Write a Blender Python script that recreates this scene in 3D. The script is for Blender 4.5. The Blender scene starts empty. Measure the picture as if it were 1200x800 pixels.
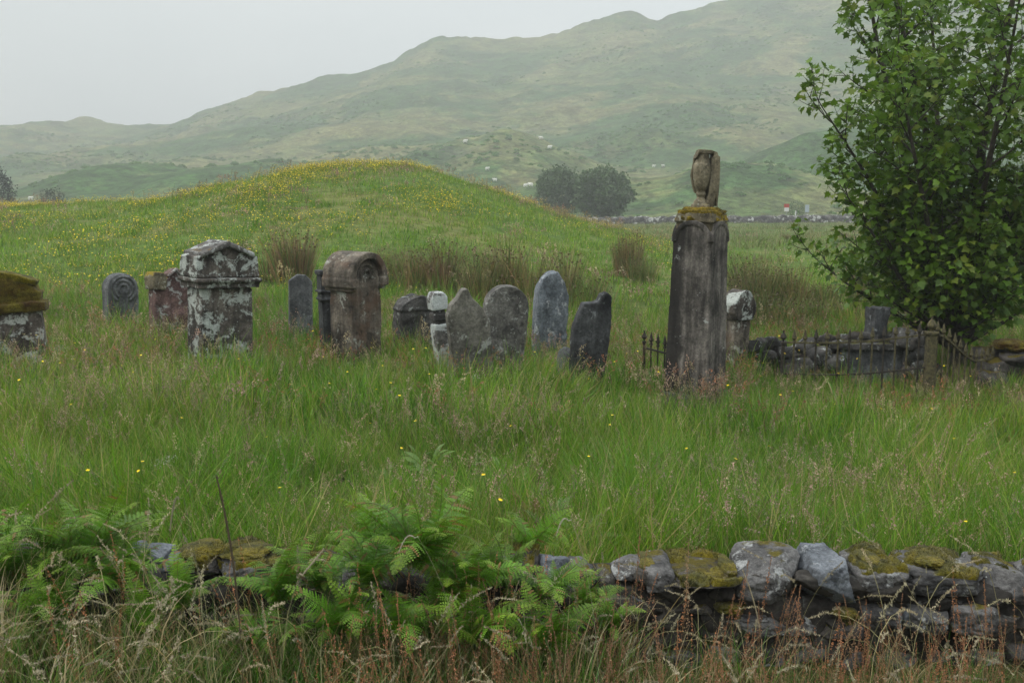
import bpy, bmesh, math, random
import numpy as np
from mathutils import Vector, Matrix, Euler

random.seed(11)
RNG = np.random.default_rng(7)
R = math.radians
scene = bpy.context.scene
COL = scene.collection

# ------------------------------------------------------------------ camera model (used to measure the place)
CAM_Z = 2.1
F = 1167.0
PITCH = math.atan((400 - 245) / F)
CP, SP = math.cos(PITCH), math.sin(PITCH)

def at(px, py, Y):
    """world X and Z of a photo pixel at distance Y"""
    u, v = (px - 600) / F, (400 - py) / F
    s = Y / (CP + SP * v)
    return s * u, CAM_Z + s * (-SP + CP * v)

# ------------------------------------------------------------------ noise
def _h(ix, iy, iz):
    n = (ix.astype(np.int64) * 374761393 + iy.astype(np.int64) * 668265263 + iz.astype(np.int64) * 2147483647 % 1274126177)
    n = (n ^ (n >> 13)) * 1274126177 & 0x7fffffff
    n = (n ^ (n >> 16)) * 1103515245 & 0x7fffffff
    return (n & 0xffffff) / float(0xffffff)

def vn2(x, y, seed=0):
    x = np.asarray(x, float); y = np.asarray(y, float)
    ix, iy = np.floor(x), np.floor(y); fx, fy = x - ix, y - iy
    fx = fx * fx * (3 - 2 * fx); fy = fy * fy * (3 - 2 * fy)
    z = np.full_like(ix, seed)
    a, b = _h(ix, iy, z), _h(ix + 1, iy, z); c, d = _h(ix, iy + 1, z), _h(ix + 1, iy + 1, z)
    return (a + (b - a) * fx + (c - a) * fy + (a - b - c + d) * fx * fy) * 2 - 1

def fbm2(x, y, o=4, seed=0):
    t, a, s = 0, 1.0, 0
    for i in range(o):
        t = t + a * vn2(x * 2 ** i + 17.3 * i, y * 2 ** i - 9.1 * i, seed + i); s += a; a *= .5
    return t / s

def vn3(p, seed=0):
    i = np.floor(p); f = p - i; f = f * f * (3 - 2 * f)
    r = 0
    for dx in (0, 1):
        for dy in (0, 1):
            for dz in (0, 1):
                w = (f[:, 0] if dx else 1 - f[:, 0]) * (f[:, 1] if dy else 1 - f[:, 1]) * (f[:, 2] if dz else 1 - f[:, 2])
                r = r + w * _h(i[:, 0] + dx + seed * 131, i[:, 1] + dy + seed * 57, i[:, 2] + dz)
    return r * 2 - 1

def fbm3(p, o=4, seed=0):
    t, a, s = 0, 1.0, 0
    for k in range(o):
        t = t + a * vn3(p * 2 ** k + 3.7 * k, seed + k); s += a; a *= .5
    return t / s

def sm(a, b, x):
    t = np.clip((x - a) / (b - a), 0, 1); return t * t * (3 - 2 * t)

# ------------------------------------------------------------------ terrain heights
_MY = 45.0
_mp = [(-400, 262), (-200, 252), (0, 247), (60, 245), (100, 243), (150, 242), (200, 241), (240, 235), (290, 221), (330, 210), (380, 202), (430, 199),
       (480, 201), (510, 208), (560, 223), (600, 238), (650, 256), (700, 270), (760, 284), (830, 292), (1000, 296), (1400, 296)]
MX = [at(a, b, _MY)[0] for a, b in _mp]; MZ = [max(.15, at(a, b, _MY)[1]) for a, b in _mp]
_RY = 650.0
_rp = [(-900, 150), (-400, 165), (-150, 158), (0, 152), (35, 143), (95, 137), (135, 146), (180, 150), (200, 147), (250, 130), (300, 112), (345, 104), (385, 95),
       (430, 85), (460, 75), (480, 63), (520, 50), (550, 48), (590, 50), (650, 40), (700, 28), (720, 20), (740, 18), (770, 25), (800, 15),
       (850, 3), (900, -15), (1000, -40), (1200, -80), (1500, -110), (2200, -60)]
RX = [at(a, b, _RY)[0] for a, b in _rp]; RZ = [at(a, b, _RY)[1] for a, b in _rp]

def _base(x, y):
    z = .05 * fbm2(x * .5, y * .5, 3, 1) + .12 * fbm2(x * .12, y * .12, 3, 2) * sm(6, 25, y)
    z = z + (-.12 + .24 * sm(-.2, -2.2, x)) * (1 - sm(4.1, 4.9, y))
    z = z - (.145 + .046 * np.clip(x, -4.2, 4.2)) * sm(5.2, 8.5, y) * (1 - sm(15.5, 23, y))
    mz = np.interp(x, MX, MZ)
    z = z + mz * sm(13, 46, y) * (1 - sm(50, 100, y)) + .10 * sm(13, 40, y)
    t = np.clip((y - 168) / (_RY - 168), 0, None)
    H = np.interp(x, RX, RZ)
    tt = np.clip(t, 0, 1)
    z = z + H * (tt ** 1.75) * (1 - .35 * sm(_RY, 1000, y))
    w = sm(170, 300, y)
    z = z + w * 1.3 * sm(430, 600, y) * np.clip(fbm2(x / 26, y / 40, 4, 63), -.3, 1) * 2.2
    z = z + w * (9.0 * fbm2(x / 75, y / 75, 4, 11) * (1 - .6 * sm(500, 640, y)) + 3.4 * np.abs(fbm2(x / 24, y / 24, 4, 21)) + 1.6 * sm(380, 600, y) * np.abs(fbm2(x / 11, y / 11, 3, 27)))
    z = z + .35 * sm(30, 60, y) * fbm2(x / 14, y / 14, 3, 31)
    return z

_kn = [(590, 152, 300, 26, 40), (160, 193, 250, 15, 24), (95, 199, 240, 12, 20), (232, 203, 225, 13, 20), (330, 188, 270, 30, 25), (440, 172, 340, 34, 40),
       (880, 120, 430, 60, 55), (905, 192, 215, 20, 20), (830, 205, 205, 10, 14), (985, 150, 260, 24, 24), (690, 205, 220, 20, 14), (760, 150, 360, 22, 20), (1150, 120, 300, 40, 40)]

def ground(x, y):
    x = np.asarray(x, float); y = np.asarray(y, float)
    z = _base(x, y)
    for X, Y, a, sx, sy in KN:
        z = z + a * np.exp(-((x - X) / sx) ** 2 - ((y - Y) / sy) ** 2)
    return z

KN = [[at(a, b, Y)[0], Y, 0., sx, sy] for a, b, Y, sx, sy in _kn]
for _ in range(6):             # settle the knolls so that each reaches its own height
    for q, (a, b, Y, sx, sy) in zip(KN, _kn):
        q[2] = max(0., q[2] + at(a, b, Y)[1] - float(ground(np.array([q[0]]), np.array([float(Y)]))[0]))

def gz(x, y):
    return float(ground(np.array([x]), np.array([y]))[0])

# ------------------------------------------------------------------ material helpers
class NT:
    def __init__(s, name):
        s.m = bpy.data.materials.new(name); s.m.use_nodes = True
        s.t = s.m.node_tree; s.t.nodes.clear()
        s.out = s.t.nodes.new('ShaderNodeOutputMaterial')
    def n(s, typ, ins=None, **kw):
        nd = s.t.nodes.new('ShaderNode' + typ)
        for k, v in kw.items(): setattr(nd, k, v)
        for k, v in (ins or {}).items():
            if hasattr(v, 'is_output') or isinstance(v, bpy.types.NodeSocket): s.t.links.new(v, nd.inputs[k])
            else: nd.inputs[k].default_value = v
        return nd
    def l(s, a, b): s.t.links.new(a, b)
    def ramp(s, fac, stops, interp='LINEAR'):
        nd = s.n('ValToRGB', {'Fac': fac}); r = nd.color_ramp; r.interpolation = interp
        while len(r.elements) < len(stops): r.elements.new(.5)
        for e, (p, c) in zip(r.elements, stops):
            e.position = p; e.color = (c if hasattr(c, '__len__') else (c, c, c)) + (1,) if not hasattr(c, '__len__') or len(c) == 3 else c
        return nd.outputs['Color']
    def noise(s, vec, scale, detail=5, rough=.55, dist=0.):
        return s.n('TexNoise', {'Vector': vec, 'Scale': scale, 'Detail': detail, 'Roughness': rough, 'Distortion': dist}).outputs['Fac']
    def mix(s, f, a, b, mode='MIX'):
        nd = s.n('Mix', data_type='RGBA', blend_type=mode)
        for k, v in ((0, f), (6, a), (7, b)):
            if isinstance(v, bpy.types.NodeSocket): s.l(v, nd.inputs[k])
            else: nd.inputs[k].default_value = v if not hasattr(v, '__len__') or len(v) == 4 else tuple(v) + (1,)
        return nd.outputs[2]
    def math(s, op, a, b=0., c=False):
        nd = s.n('Math', operation=op, use_clamp=c)
        for k, v in ((0, a), (1, b)):
            if isinstance(v, bpy.types.NodeSocket): s.l(v, nd.inputs[k])
            else: nd.inputs[k].default_value = v
        return nd.outputs[0]

def c4(c): return tuple(c) + (1,)

def mat_plant(name, attr='Col', trans=.35, rough=.55, wscale=.35, tint=((1, 1, 1), (1, 1, 1)), rnd=.25, spec=.35):
    """leaf, blade or petal: colour from the plant's own mesh, varied plant to plant and in broad drifts over the ground"""
    k = NT(name)
    col = k.n('Attribute', attribute_name=attr).outputs['Color']
    oi = k.n('ObjectInfo').outputs['Random']
    pos = k.n('NewGeometry').outputs['Position']
    nz = k.noise(pos, wscale, 4, .6)
    t = k.ramp(nz, [(.36, tint[0]), (.64, tint[1])])
    col = k.mix(1., col, t, 'MULTIPLY')
    v = k.math('ADD', k.math('MULTIPLY', oi, rnd), 1 - rnd * .5)
    hs = k.n('HueSaturation', {'Color': col, 'Value': v, 'Saturation': 1.05}).outputs['Color']
    p = k.n('BsdfPrincipled', {'Base Color': hs, 'Roughness': rough, 'Specular IOR Level': spec})
    tr = k.n('BsdfTranslucent', {'Color': hs})
    ms = k.n('MixShader', {'Fac': trans, 1: p.outputs[0], 2: tr.outputs[0]})
    k.l(ms.outputs[0], k.out.inputs['Surface'])
    return k.m

def mat_stone(name, dark, light, lichen=(.5, .52, .48), lam=.5, lsc=5., moss=0., mosscol=(.11, .10, .012), mossz=.35, spots=.5, bump=.5, streak=.6, sc=1., rust=None, stain=None):
    k = NT(name)
    tc = k.n('TexCoord').outputs['Object']
    oi = k.n('ObjectInfo').outputs['Random']
    off = k.n('CombineXYZ', {0: k.math('MULTIPLY', oi, 37.), 1: k.math('MULTIPLY', oi, 91.), 2: k.math('MULTIPLY', oi, 13.)}).outputs[0]
    v = k.n('VectorMath', {0: tc, 1: off}, operation='ADD').outputs[0]
    n1 = k.noise(v, 3.2 * sc, 8, .65)
    col = k.ramp(n1, [(.36, dark), (.64, light)])
    n2 = k.noise(v, 34 * sc, 6, .7)
    col = k.mix(.55, col, k.ramp(n2, [(.38, .35), (.62, 1.35)]), 'MULTIPLY')
    if streak:
        sv = k.n('VectorMath', {0: v, 1: (7., 7., .8)}, operation='MULTIPLY').outputs[0]
        col = k.mix(streak, col, k.ramp(k.noise(sv, 1.6, 5, .6), [(.38, .3), (.62, 1.15)]), 'MULTIPLY')
    if rust:
        col = k.mix(k.ramp(k.noise(v, 2.3 * sc, 4, .6), [(.5, 0.), (.62, .8)]), col, c4(rust))
    if stain:                  # black algal stain down one side, with a wandering edge
        sx_ = k.n('SeparateXYZ', {0: tc})
        e_ = k.math('ADD', sx_.outputs[0], k.math('MULTIPLY', k.math('SUBTRACT', k.noise(v, 2.2, 5, .6), .5), .34))
        col = k.mix(k.ramp(k.math('ADD', e_, .5), [(.5 + stain - .03, .85), (.5 + stain + .03, 0.)]), col, (.012, .011, .010, 1))
    # crusty lichen plates with broken edges, and small round spots
    ln = k.noise(v, lsc, 7, .62, .6)
    ln = k.math('ADD', ln, k.math('MULTIPLY', k.math('SUBTRACT', n2, .5), .34))
    lm = k.ramp(ln, [(.66 - .20 * lam, 0.), (.73 - .20 * lam, 1.)])
    tone = k.ramp(k.noise(v, 60, 4, .7), [(.3, tuple(.55 * x for x in lichen)), (.65, lichen)])
    col = k.mix(k.math('MULTIPLY', lm, .8), col, tone)
    bk = k.ramp(k.noise(v, 6.5, 7, .7, .4), [(.56, 0.), (.66, .75)])
    col = k.mix(bk, col, c4(tuple(.45 * x for x in dark)))
    if spots:
        vo = k.n('TexVoronoi', {'Vector': v, 'Scale': 17., 'Randomness': 1.}, feature='F1')
        rad = k.math('MULTIPLY', k.noise(v, 4., 2), .42 * spots)
        sp = k.math('LESS_THAN', vo.outputs['Distance'], k.math('SUBTRACT', rad, .07))
        col = k.mix(k.math('MULTIPLY', sp, .7), col, c4(tuple(min(1, x * 1.1) for x in lichen)))
    rough = .88
    h = k.math('ADD', k.math('MULTIPLY', n2, .5), k.math('MULTIPLY', n1, .8))
    if moss:
        nz = k.n('SeparateXYZ', {0: k.n('NewGeometry').outputs['Normal']}).outputs[2]
        mm = k.math('ADD', k.math('MULTIPLY', nz, .55), k.math('SUBTRACT', k.noise(v, 4.5, 6, .65), .5))
        mm = k.ramp(mm, [(mossz - .3 * moss + .22, 0.), (mossz - .3 * moss + .30, 1.)])
        mc = k.ramp(k.noise(v, 55, 5, .7), [(.3, tuple(.4 * x for x in mosscol)), (.68, tuple(1.25 * x for x in mosscol))])
        col = k.mix(mm, col, mc)
        h = k.math('ADD', h, k.math('MULTIPLY', mm, k.math('ADD', k.noise(v, 120, 4, .8), .3)))
    b = k.n('Bump', {'Strength': bump, 'Distance': .02, 'Height': h})
    p = k.n('BsdfPrincipled', {'Base Color': col, 'Roughness': rough, 'Specular IOR Level': .25, 'Normal': b.outputs[0]})
    k.l(p.outputs[0], k.out.inputs['Surface'])
    return k.m

def mat_plain(name, col, rough=.7, var=.4, scale=20., metal=0., bump=.2, col2=None):
    k = NT(name)
    tc = k.n('TexCoord').outputs['Object']
    n = k.noise(tc, scale, 6, .65)
    c2 = col2 or tuple(x * (1 - var) for x in col)
    c = k.ramp(n, [(.35, c2), (.65, col)])
    b = k.n('Bump', {'Strength': bump, 'Distance': .01, 'Height': n})
    p = k.n('BsdfPrincipled', {'Base Color': c, 'Roughness': rough, 'Metallic': metal, 'Specular IOR Level': .3, 'Normal': b.outputs[0]})
    k.l(p.outputs[0], k.out.inputs['Surface'])
    return k.m

# ------------------------------------------------------------------ object helpers
def tag(o, label=None, cat=None, group=None, kind=None):
    if label: o['label'] = label
    if cat: o['category'] = cat
    if group: o['group'] = group
    if kind: o['kind'] = kind
    return o

def link(name, me, mat=None, parent=None, loc=None, rot=None):
    o = bpy.data.objects.new(name, me); COL.objects.link(o)
    if mat is not None and me is not None:
        me.materials.clear(); me.materials.append(mat)
    if parent: o.parent = parent
    if loc is not None: o.location = loc
    if rot is not None: o.rotation_euler = rot
    return o

def thing(name, label, cat, loc=(0, 0, 0), rot=(0, 0, 0), group=None):
    o = bpy.data.objects.new(name, None); COL.objects.link(o)
    o.empty_display_size = .2; o.location = loc; o.rotation_euler = rot
    return tag(o, label, cat, group)

def np_mesh(name, V, Fs, cols=None, smooth=False):
    """V (n,3); Fs list of int arrays (k, m) of equal-size polygons"""
    me = bpy.data.meshes.new(name)
    V = np.asarray(V, np.float32)
    Fs = [np.asarray(f, np.int32) for f in Fs if len(f)]
    me.vertices.add(len(V)); me.vertices.foreach_set('co', V.ravel())
    tot = np.concatenate([np.full(len(f), f.shape[1], np.int32) for f in Fs])
    idx = np.concatenate([f.ravel() for f in Fs])
    me.loops.add(len(idx)); me.loops.foreach_set('vertex_index', idx)
    me.polygons.add(len(tot))
    st = np.concatenate([[0], np.cumsum(tot)[:-1]]).astype(np.int32)
    me.polygons.foreach_set('loop_start', st)
    if cols is not None:
        a = me.color_attributes.new('Col', 'FLOAT_COLOR', 'POINT')
        c = np.ones((len(V), 4), np.float32); c[:, :3] = cols; a.data.foreach_set('color', c.ravel())
    me.update(calc_edges=True); me.validate()
    if smooth: me.polygons.foreach_set('use_smooth', np.ones(len(tot), bool))
    return me

class Acc:
    """gathers ribbons, leaves and tubes into one mesh"""
    def __init__(s): s.V, s.C, s.T, s.Q, s.n = [], [], [], [], 0
    def add(s, V, C, T=None, Q=None):
        V = np.asarray(V, float).reshape(-1, 3)
        C = np.broadcast_to(np.asarray(C, float), V.shape)
        s.V.append(V); s.C.append(C)
        if T is not None: s.T.append(np.asarray(T).reshape(-1, 3) + s.n)
        if Q is not None: s.Q.append(np.asarray(Q).reshape(-1, 4) + s.n)
        s.n += len(V)
    def mesh(s, name, smooth=False):
        fs = []
        if s.T: fs.append(np.concatenate(s.T))
        if s.Q: fs.append(np.concatenate(s.Q))
        return np_mesh(name, np.concatenate(s.V), fs, np.concatenate(s.C), smooth)

def ribbons(acc, base, az, length, width, lean, bend, cols, segs=4, face=None):
    """N curved tapering blades. lean: start angle from vertical; bend: added angle by the tip"""
    N = len(az)
    width = width * np.exp(RNG.normal(0, .32, N))
    base = np.asarray(base, float)
    face = RNG.uniform(0, 2 * np.pi, N) if face is None else face
    wx, wy = np.cos(face), np.sin(face)
    p = base.copy(); rows = []
    for i in range(segs + 1):
        t = i / segs
        w = width * (1 - .25 * t) * (1 - t ** 3) * .5
        if i < segs:
            rows.append(np.stack([p + np.stack([wx * w, wy * w, 0 * w], 1), p - np.stack([wx * w, wy * w, 0 * w], 1)], 1))
        else:
            rows.append(p[:, None, :])
        a = lean + bend * (t + .5 / segs) ** 1.5
        d = np.stack([np.sin(a) * np.cos(az), np.sin(a) * np.sin(az), np.cos(a)], 1)
        p = p + d * (length / segs)[:, None]
    V = np.concatenate(rows, 1)          # N, 2*segs+1, 3
    k = 2 * segs + 1
    o = (np.arange(N) * k)[:, None]
    Q = [np.concatenate([o + 2 * i, o + 2 * i + 1, o + 2 * i + 3, o + 2 * i + 2], 1) for i in range(segs - 1)]
    T = np.concatenate([o + 2 * segs - 2, o + 2 * segs - 1, o + 2 * segs], 1)
    acc.add(V.reshape(-1, 3), np.repeat(cols, k, 0), T, np.concatenate(Q) if Q else None)
    return p                               # tips (one step past)

def flecks(acc, P, size, cols, elong=2., up=None):
    """N small diamonds (spikelets, petals, far leaves) turned every way"""
    N = len(P)
    d = RNG.normal(size=(N, 3)); 
    if up is not None: d = d * (1 - up) + np.array([0, 0, 1.]) * up * 2
    d /= np.linalg.norm(d, axis=1)[:, None]
    e = np.cross(d, RNG.normal(size=(N, 3))); e /= np.linalg.norm(e, axis=1)[:, None]
    s = np.asarray(size).reshape(-1, 1) * np.ones((N, 1))
    V = np.stack([P - d * s * elong * .5, P + e * s * .5, P + d * s * elong * .5, P - e * s * .5], 1)
    o = (np.arange(N) * 4)[:, None]
    acc.add(V.reshape(-1, 3), np.repeat(cols, 4, 0), None, o + np.arange(4)[None])

def jitter(col, N, v=.3, h=.12):
    c = np.asarray(col)[None] * (1 + RNG.uniform(-v, v, (N, 1))) * (1 + RNG.uniform(-h, h, (N, 3)))
    return np.clip(c, .002, 1)

def pick(cols, N, p=None):
    c = np.asarray(cols); return c[RNG.choice(len(c), N, p=p)]

def tube(acc, pts, radii, col, sides=6):
    pts = [Vector(p) for p in pts]; n = len(pts); V = []
    ref = Vector((.31, .92, .2))
    for i, p in enumerate(pts):
        d = (pts[min(i + 1, n - 1)] - pts[max(i - 1, 0)]).normalized()
        a = d.cross(ref).normalized(); b = d.cross(a)
        for k in range(sides):
            t = 2 * math.pi * k / sides
            V.append(p + (a * math.cos(t) + b * math.sin(t)) * radii[i])
    Q = [(i * sides + k, i * sides + (k + 1) % sides, (i + 1) * sides + (k + 1) % sides, (i + 1) * sides + k) for i in range(n - 1) for k in range(sides)]
    acc.add([tuple(v) for v in V], col, None, Q)

def scatter(name, P, sources, mat, scale, rot, label, cat):
    """one 'stuff' object: plants of a few growth forms set out over the ground"""
    P = np.asarray(P, np.float32); N = len(P)
    me = bpy.data.meshes.new(name)
    me.vertices.add(N); me.vertices.foreach_set('co', P.ravel())
    a = me.attributes.new('rot', 'FLOAT_VECTOR', 'POINT'); a.data.foreach_set('vector', np.asarray(rot, np.float32).ravel())
    a = me.attributes.new('scl', 'FLOAT_VECTOR', 'POINT'); a.data.foreach_set('vector', np.asarray(scale, np.float32).ravel())
    a = me.attributes.new('idx', 'INT', 'POINT'); a.data.foreach_set('value', RNG.integers(0, len(sources), N).astype(np.int32))
    me.update()
    o = link(name, me)
    tag(o, label, cat, None, 'stuff')
    g = bpy.data.node_groups.new(name + '_spread', 'GeometryNodeTree')
    g.interface.new_socket('Geometry', in_out='INPUT', socket_type='NodeSocketGeometry')
    g.interface.new_socket('Geometry', in_out='OUTPUT', socket_type='NodeSocketGeometry')
    gi, go = g.nodes.new('NodeGroupInput'), g.nodes.new('NodeGroupOutput')
    ip = g.nodes.new('GeometryNodeInstanceOnPoints'); jn = g.nodes.new('GeometryNodeGeometryToInstance')
    for m in sources:
        m.materials.clear(); m.materials.append(mat)
        so = bpy.data.objects.new(m.name, m)
        oi = g.nodes.new('GeometryNodeObjectInfo'); oi.inputs['Object'].default_value = so; oi.transform_space = 'ORIGINAL'
        g.links.new(oi.outputs['Geometry'], jn.inputs[0])
    def na(nm, ty):
        nd = g.nodes.new('GeometryNodeInputNamedAttribute'); nd.data_type = ty; nd.inputs['Name'].default_value = nm
        return nd.outputs['Attribute']
    g.links.new(gi.outputs[0], ip.inputs['Points']); g.links.new(jn.outputs[0], ip.inputs['Instance'])
    ip.inputs['Pick Instance'].default_value = True
    g.links.new(na('idx', 'INT'), ip.inputs['Instance Index'])
    g.links.new(na('rot', 'FLOAT_VECTOR'), ip.inputs['Rotation'])
    g.links.new(na('scl', 'FLOAT_VECTOR'), ip.inputs['Scale'])
    g.links.new(ip.outputs[0], go.inputs[0])
    md = o.modifiers.new('spread', 'NODES'); md.node_group = g
    return o

def spread(y0, y1, dens, half=.60, pad=1.5, fn=None, power=1.):
    """random ground points over the wedge the picture can see, with margins; fn(x,y) thins them (0..1)"""
    W = half * y1 + pad
    n = int(dens * 2 * W * (y1 - y0))
    x = RNG.uniform(-W, W, n); y = RNG.uniform(y0, y1, n)
    k = np.abs(x) < half * y + pad
    if fn is not None: k &= RNG.uniform(0, 1, n) < fn(x, y)
    x, y = x[k], y[k]
    return np.stack([x, y, ground(x, y)], 1)

def rots(n, tilt=.12):
    return np.stack([RNG.normal(0, tilt, n), RNG.normal(0, tilt, n), RNG.uniform(0, 6.283, n)], 1)

def lodged(P, tilt=.13, amp=.55):
    """like rots, but drifts of grass lean over together where rain has laid them"""
    r = rots(len(P), tilt); x, y = P[:, 0], P[:, 1]
    m = np.clip(fbm2(x * .45, y * .45, 3, 121) * 2.2 - .1, 0, 1) * amp
    r[:, 2] = np.where(RNG.uniform(0, 1, len(P)) < .2 + m, RNG.normal(0, .3, len(P)), r[:, 2])
    dr = fbm2(x * .3, y * .3, 2, 131) * 4
    r[:, 0] += m * np.cos(dr); r[:, 1] += m * np.sin(dr)
    return r

def scl(n, a, b, zb=.2):
    s = RNG.uniform(a, b, n); return np.stack([s, s, s * RNG.uniform(1 - zb, 1 + zb, n)], 1)

# ------------------------------------------------------------------ stone helpers
def prism(bm, outline, y0, y1, taper=None):
    """extrude an x-z outline from y0 to y1"""
    a = [bm.verts.new((x, y0, z)) for x, z in outline]; b = [bm.verts.new((x, y1, z)) for x, z in outline]
    n = len(outline)
    bm.faces.new(a); bm.faces.new(b[::-1])
    for i in range(n): bm.faces.new((a[i], b[i], b[(i + 1) % n], a[(i + 1) % n]))

def box(bm, x0, x1, y0, y1, z0, z1, tx=0., ty=0.):
    v = [bm.verts.new(p) for p in ((x0, y0, z0), (x1, y0, z0), (x1, y1, z0), (x0, y1, z0), (x0 + tx, y0 + ty, z1), (x1 - tx, y0 + ty, z1), (x1 - tx, y1 - ty, z1), (x0 + tx, y1 - ty, z1))]
    for f in ((0, 3, 2, 1), (4, 5, 6, 7), (0, 1, 5, 4), (1, 2, 6, 5), (2, 3, 7, 6), (3, 0, 4, 7)): bm.faces.new([v[i] for i in f])

def lathe(bm, prof, seg=28, sx=1., sy=1.):
    rings = []
    for r, z in prof:
        rings.append([bm.verts.new((r * sx * math.cos(2 * math.pi * k / seg), r * sy * math.sin(2 * math.pi * k / seg), z)) for k in range(seg)])
    for i in range(len(rings) - 1):
        for k in range(seg):
            bm.faces.new((rings[i][k], rings[i][(k + 1) % seg], rings[i + 1][(k + 1) % seg], rings[i + 1][k]))
    bm.faces.new(rings[0][::-1]); bm.faces.new(rings[-1])

def arc(cx, cz, r, a0, a1, n, sx=1.):
    return [(cx + sx * r * math.cos(R(a0 + (a1 - a0) * i / n)), cz + r * math.sin(R(a0 + (a1 - a0) * i / n))) for i in range(n + 1)]

def ringband(bm, cx, cz, r0, r1, a0, a1, y0, y1, n=20):
    o = arc(cx, cz, r1, a0, a1, n) + arc(cx, cz, r0, a1, a0, n)
    prism(bm, o, y0, y1)

_tmp = bpy.data.meshes.new('tmp')
def solid(name, bm, voxel=.014, smooth=3, amp=.008, sc=7., seed=0, chip=.0):
    """weld the carved pieces into one stone and weather it"""
    bmesh.ops.recalc_face_normals(bm, faces=bm.faces)
    me = bpy.data.meshes.new(name); bm.to_mesh(me); bm.free()
    o = bpy.data.objects.new(name, me); COL.objects.link(o)
    m = o.modifiers.new('r', 'REMESH'); m.mode = 'VOXEL'; m.voxel_size = voxel; m.use_smooth_shade = True
    if smooth:
        m = o.modifiers.new('s', 'SMOOTH'); m.factor = .5; m.iterations = smooth
    dg = bpy.context.evaluated_depsgraph_get()
    r = bpy.data.meshes.new_from_object(o.evaluated_get(dg))
    bpy.data.objects.remove(o); bpy.data.meshes.remove(me)
    r.name = name
    n = len(r.vertices); co = np.zeros(n * 3); r.vertices.foreach_get('co', co); co = co.reshape(-1, 3)
    no = np.zeros(n * 3); r.vertex_normals.foreach_get('vector', no); no = no.reshape(-1, 3)
    d = amp * fbm3(co * sc + seed * 7.7, 4, seed) + amp * .45 * fbm3(co * sc * 5 + seed, 3, seed + 9)
    if chip:
        e = fbm3(co * 4.5 + seed * 3.1, 3, seed + 5); d -= chip * np.clip(e - .12, 0, 1)
    co = co + no * d[:, None]
    r.vertices.foreach_set('co', co.ravel()); r.update()
    r.polygons.foreach_set('use_smooth', np.ones(len(r.polygons), bool))
    return r

def rock(name, w, h, d, seed, sub=4, cuts=9, rough=.05, blocky=.55):
    """angular field stone of about w x d x h, centred on its base middle"""
    bm = bmesh.new(); bmesh.ops.create_icosphere(bm, subdivisions=sub, radius=1.)
    me = bpy.data.meshes.new(name); bm.to_mesh(me); bm.free()
    n = len(me.vertices); co = np.zeros(n * 3); me.vertices.foreach_get('co', co); co = co.reshape(-1, 3)
    rg = np.random.default_rng(seed)
    p = 2 + 5 * blocky
    co = co / (np.abs(co) ** p).sum(1, keepdims=True) ** (1 / p)
    for _ in range(cuts):
        nrm = rg.normal(size=3); nrm /= np.linalg.norm(nrm); dist = rg.uniform(.69, 1.0)
        ex = co @ nrm - dist; co = co - np.clip(ex, 0, None)[:, None] * nrm[None] * .92
    co = co * (1 + rough * 2.2 * fbm3(co * 1.3 + seed, 3, seed % 91)[:, None] + rough * .9 * fbm3(co * 5 + seed, 4, seed % 77)[:, None] + rough * .35 * fbm3(co * 17 + seed, 3, seed % 71)[:, None])
    cr = np.abs(vn3(co * 1.9 + seed * 1.3, seed % 63)); co = co * (1 - .07 * np.clip(1 - cr / .07, 0, 1))[:, None]
    cr = np.abs(vn3(co * 4.2 + seed * .7, seed % 53)); co = co * (1 - .022 * np.clip(1 - cr / .12, 0, 1))[:, None]
    co = co - (co.max(0) + co.min(0)) / 2
    co = co / (co.max(0) - co.min(0)) * np.array([w, d, h]); co[:, 2] += h / 2
    me.vertices.foreach_set('co', co.ravel()); me.update()
    me.polygons.foreach_set('use_smooth', np.ones(len(me.polygons), bool))
    return me

def cushion(name, w, h, d, seed):
    """soft lumpy moss cushion, flat underneath"""
    bm = bmesh.new(); bmesh.ops.create_icosphere(bm, subdivisions=5, radius=1.)
    me = bpy.data.meshes.new(name); bm.to_mesh(me); bm.free()
    n = len(me.vertices); co = np.zeros(n * 3); me.vertices.foreach_get('co', co); co = co.reshape(-1, 3)
    dd = 1 + .33 * fbm3(co * 1.7 + seed, 3, seed) + .10 * fbm3(co * 9 + seed, 3, seed + 1) + .05 * vn3(co * 40, seed + 2)
    co = co * dd[:, None]
    co[:, 2] = np.where(co[:, 2] < 0, co[:, 2] * .5, co[:, 2])
    co = co * np.array([w / 2, d / 2, h])
    me.vertices.foreach_set('co', co.ravel()); me.update()
    me.polygons.foreach_set('use_smooth', np.ones(len(me.polygons), bool))
    return me

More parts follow.
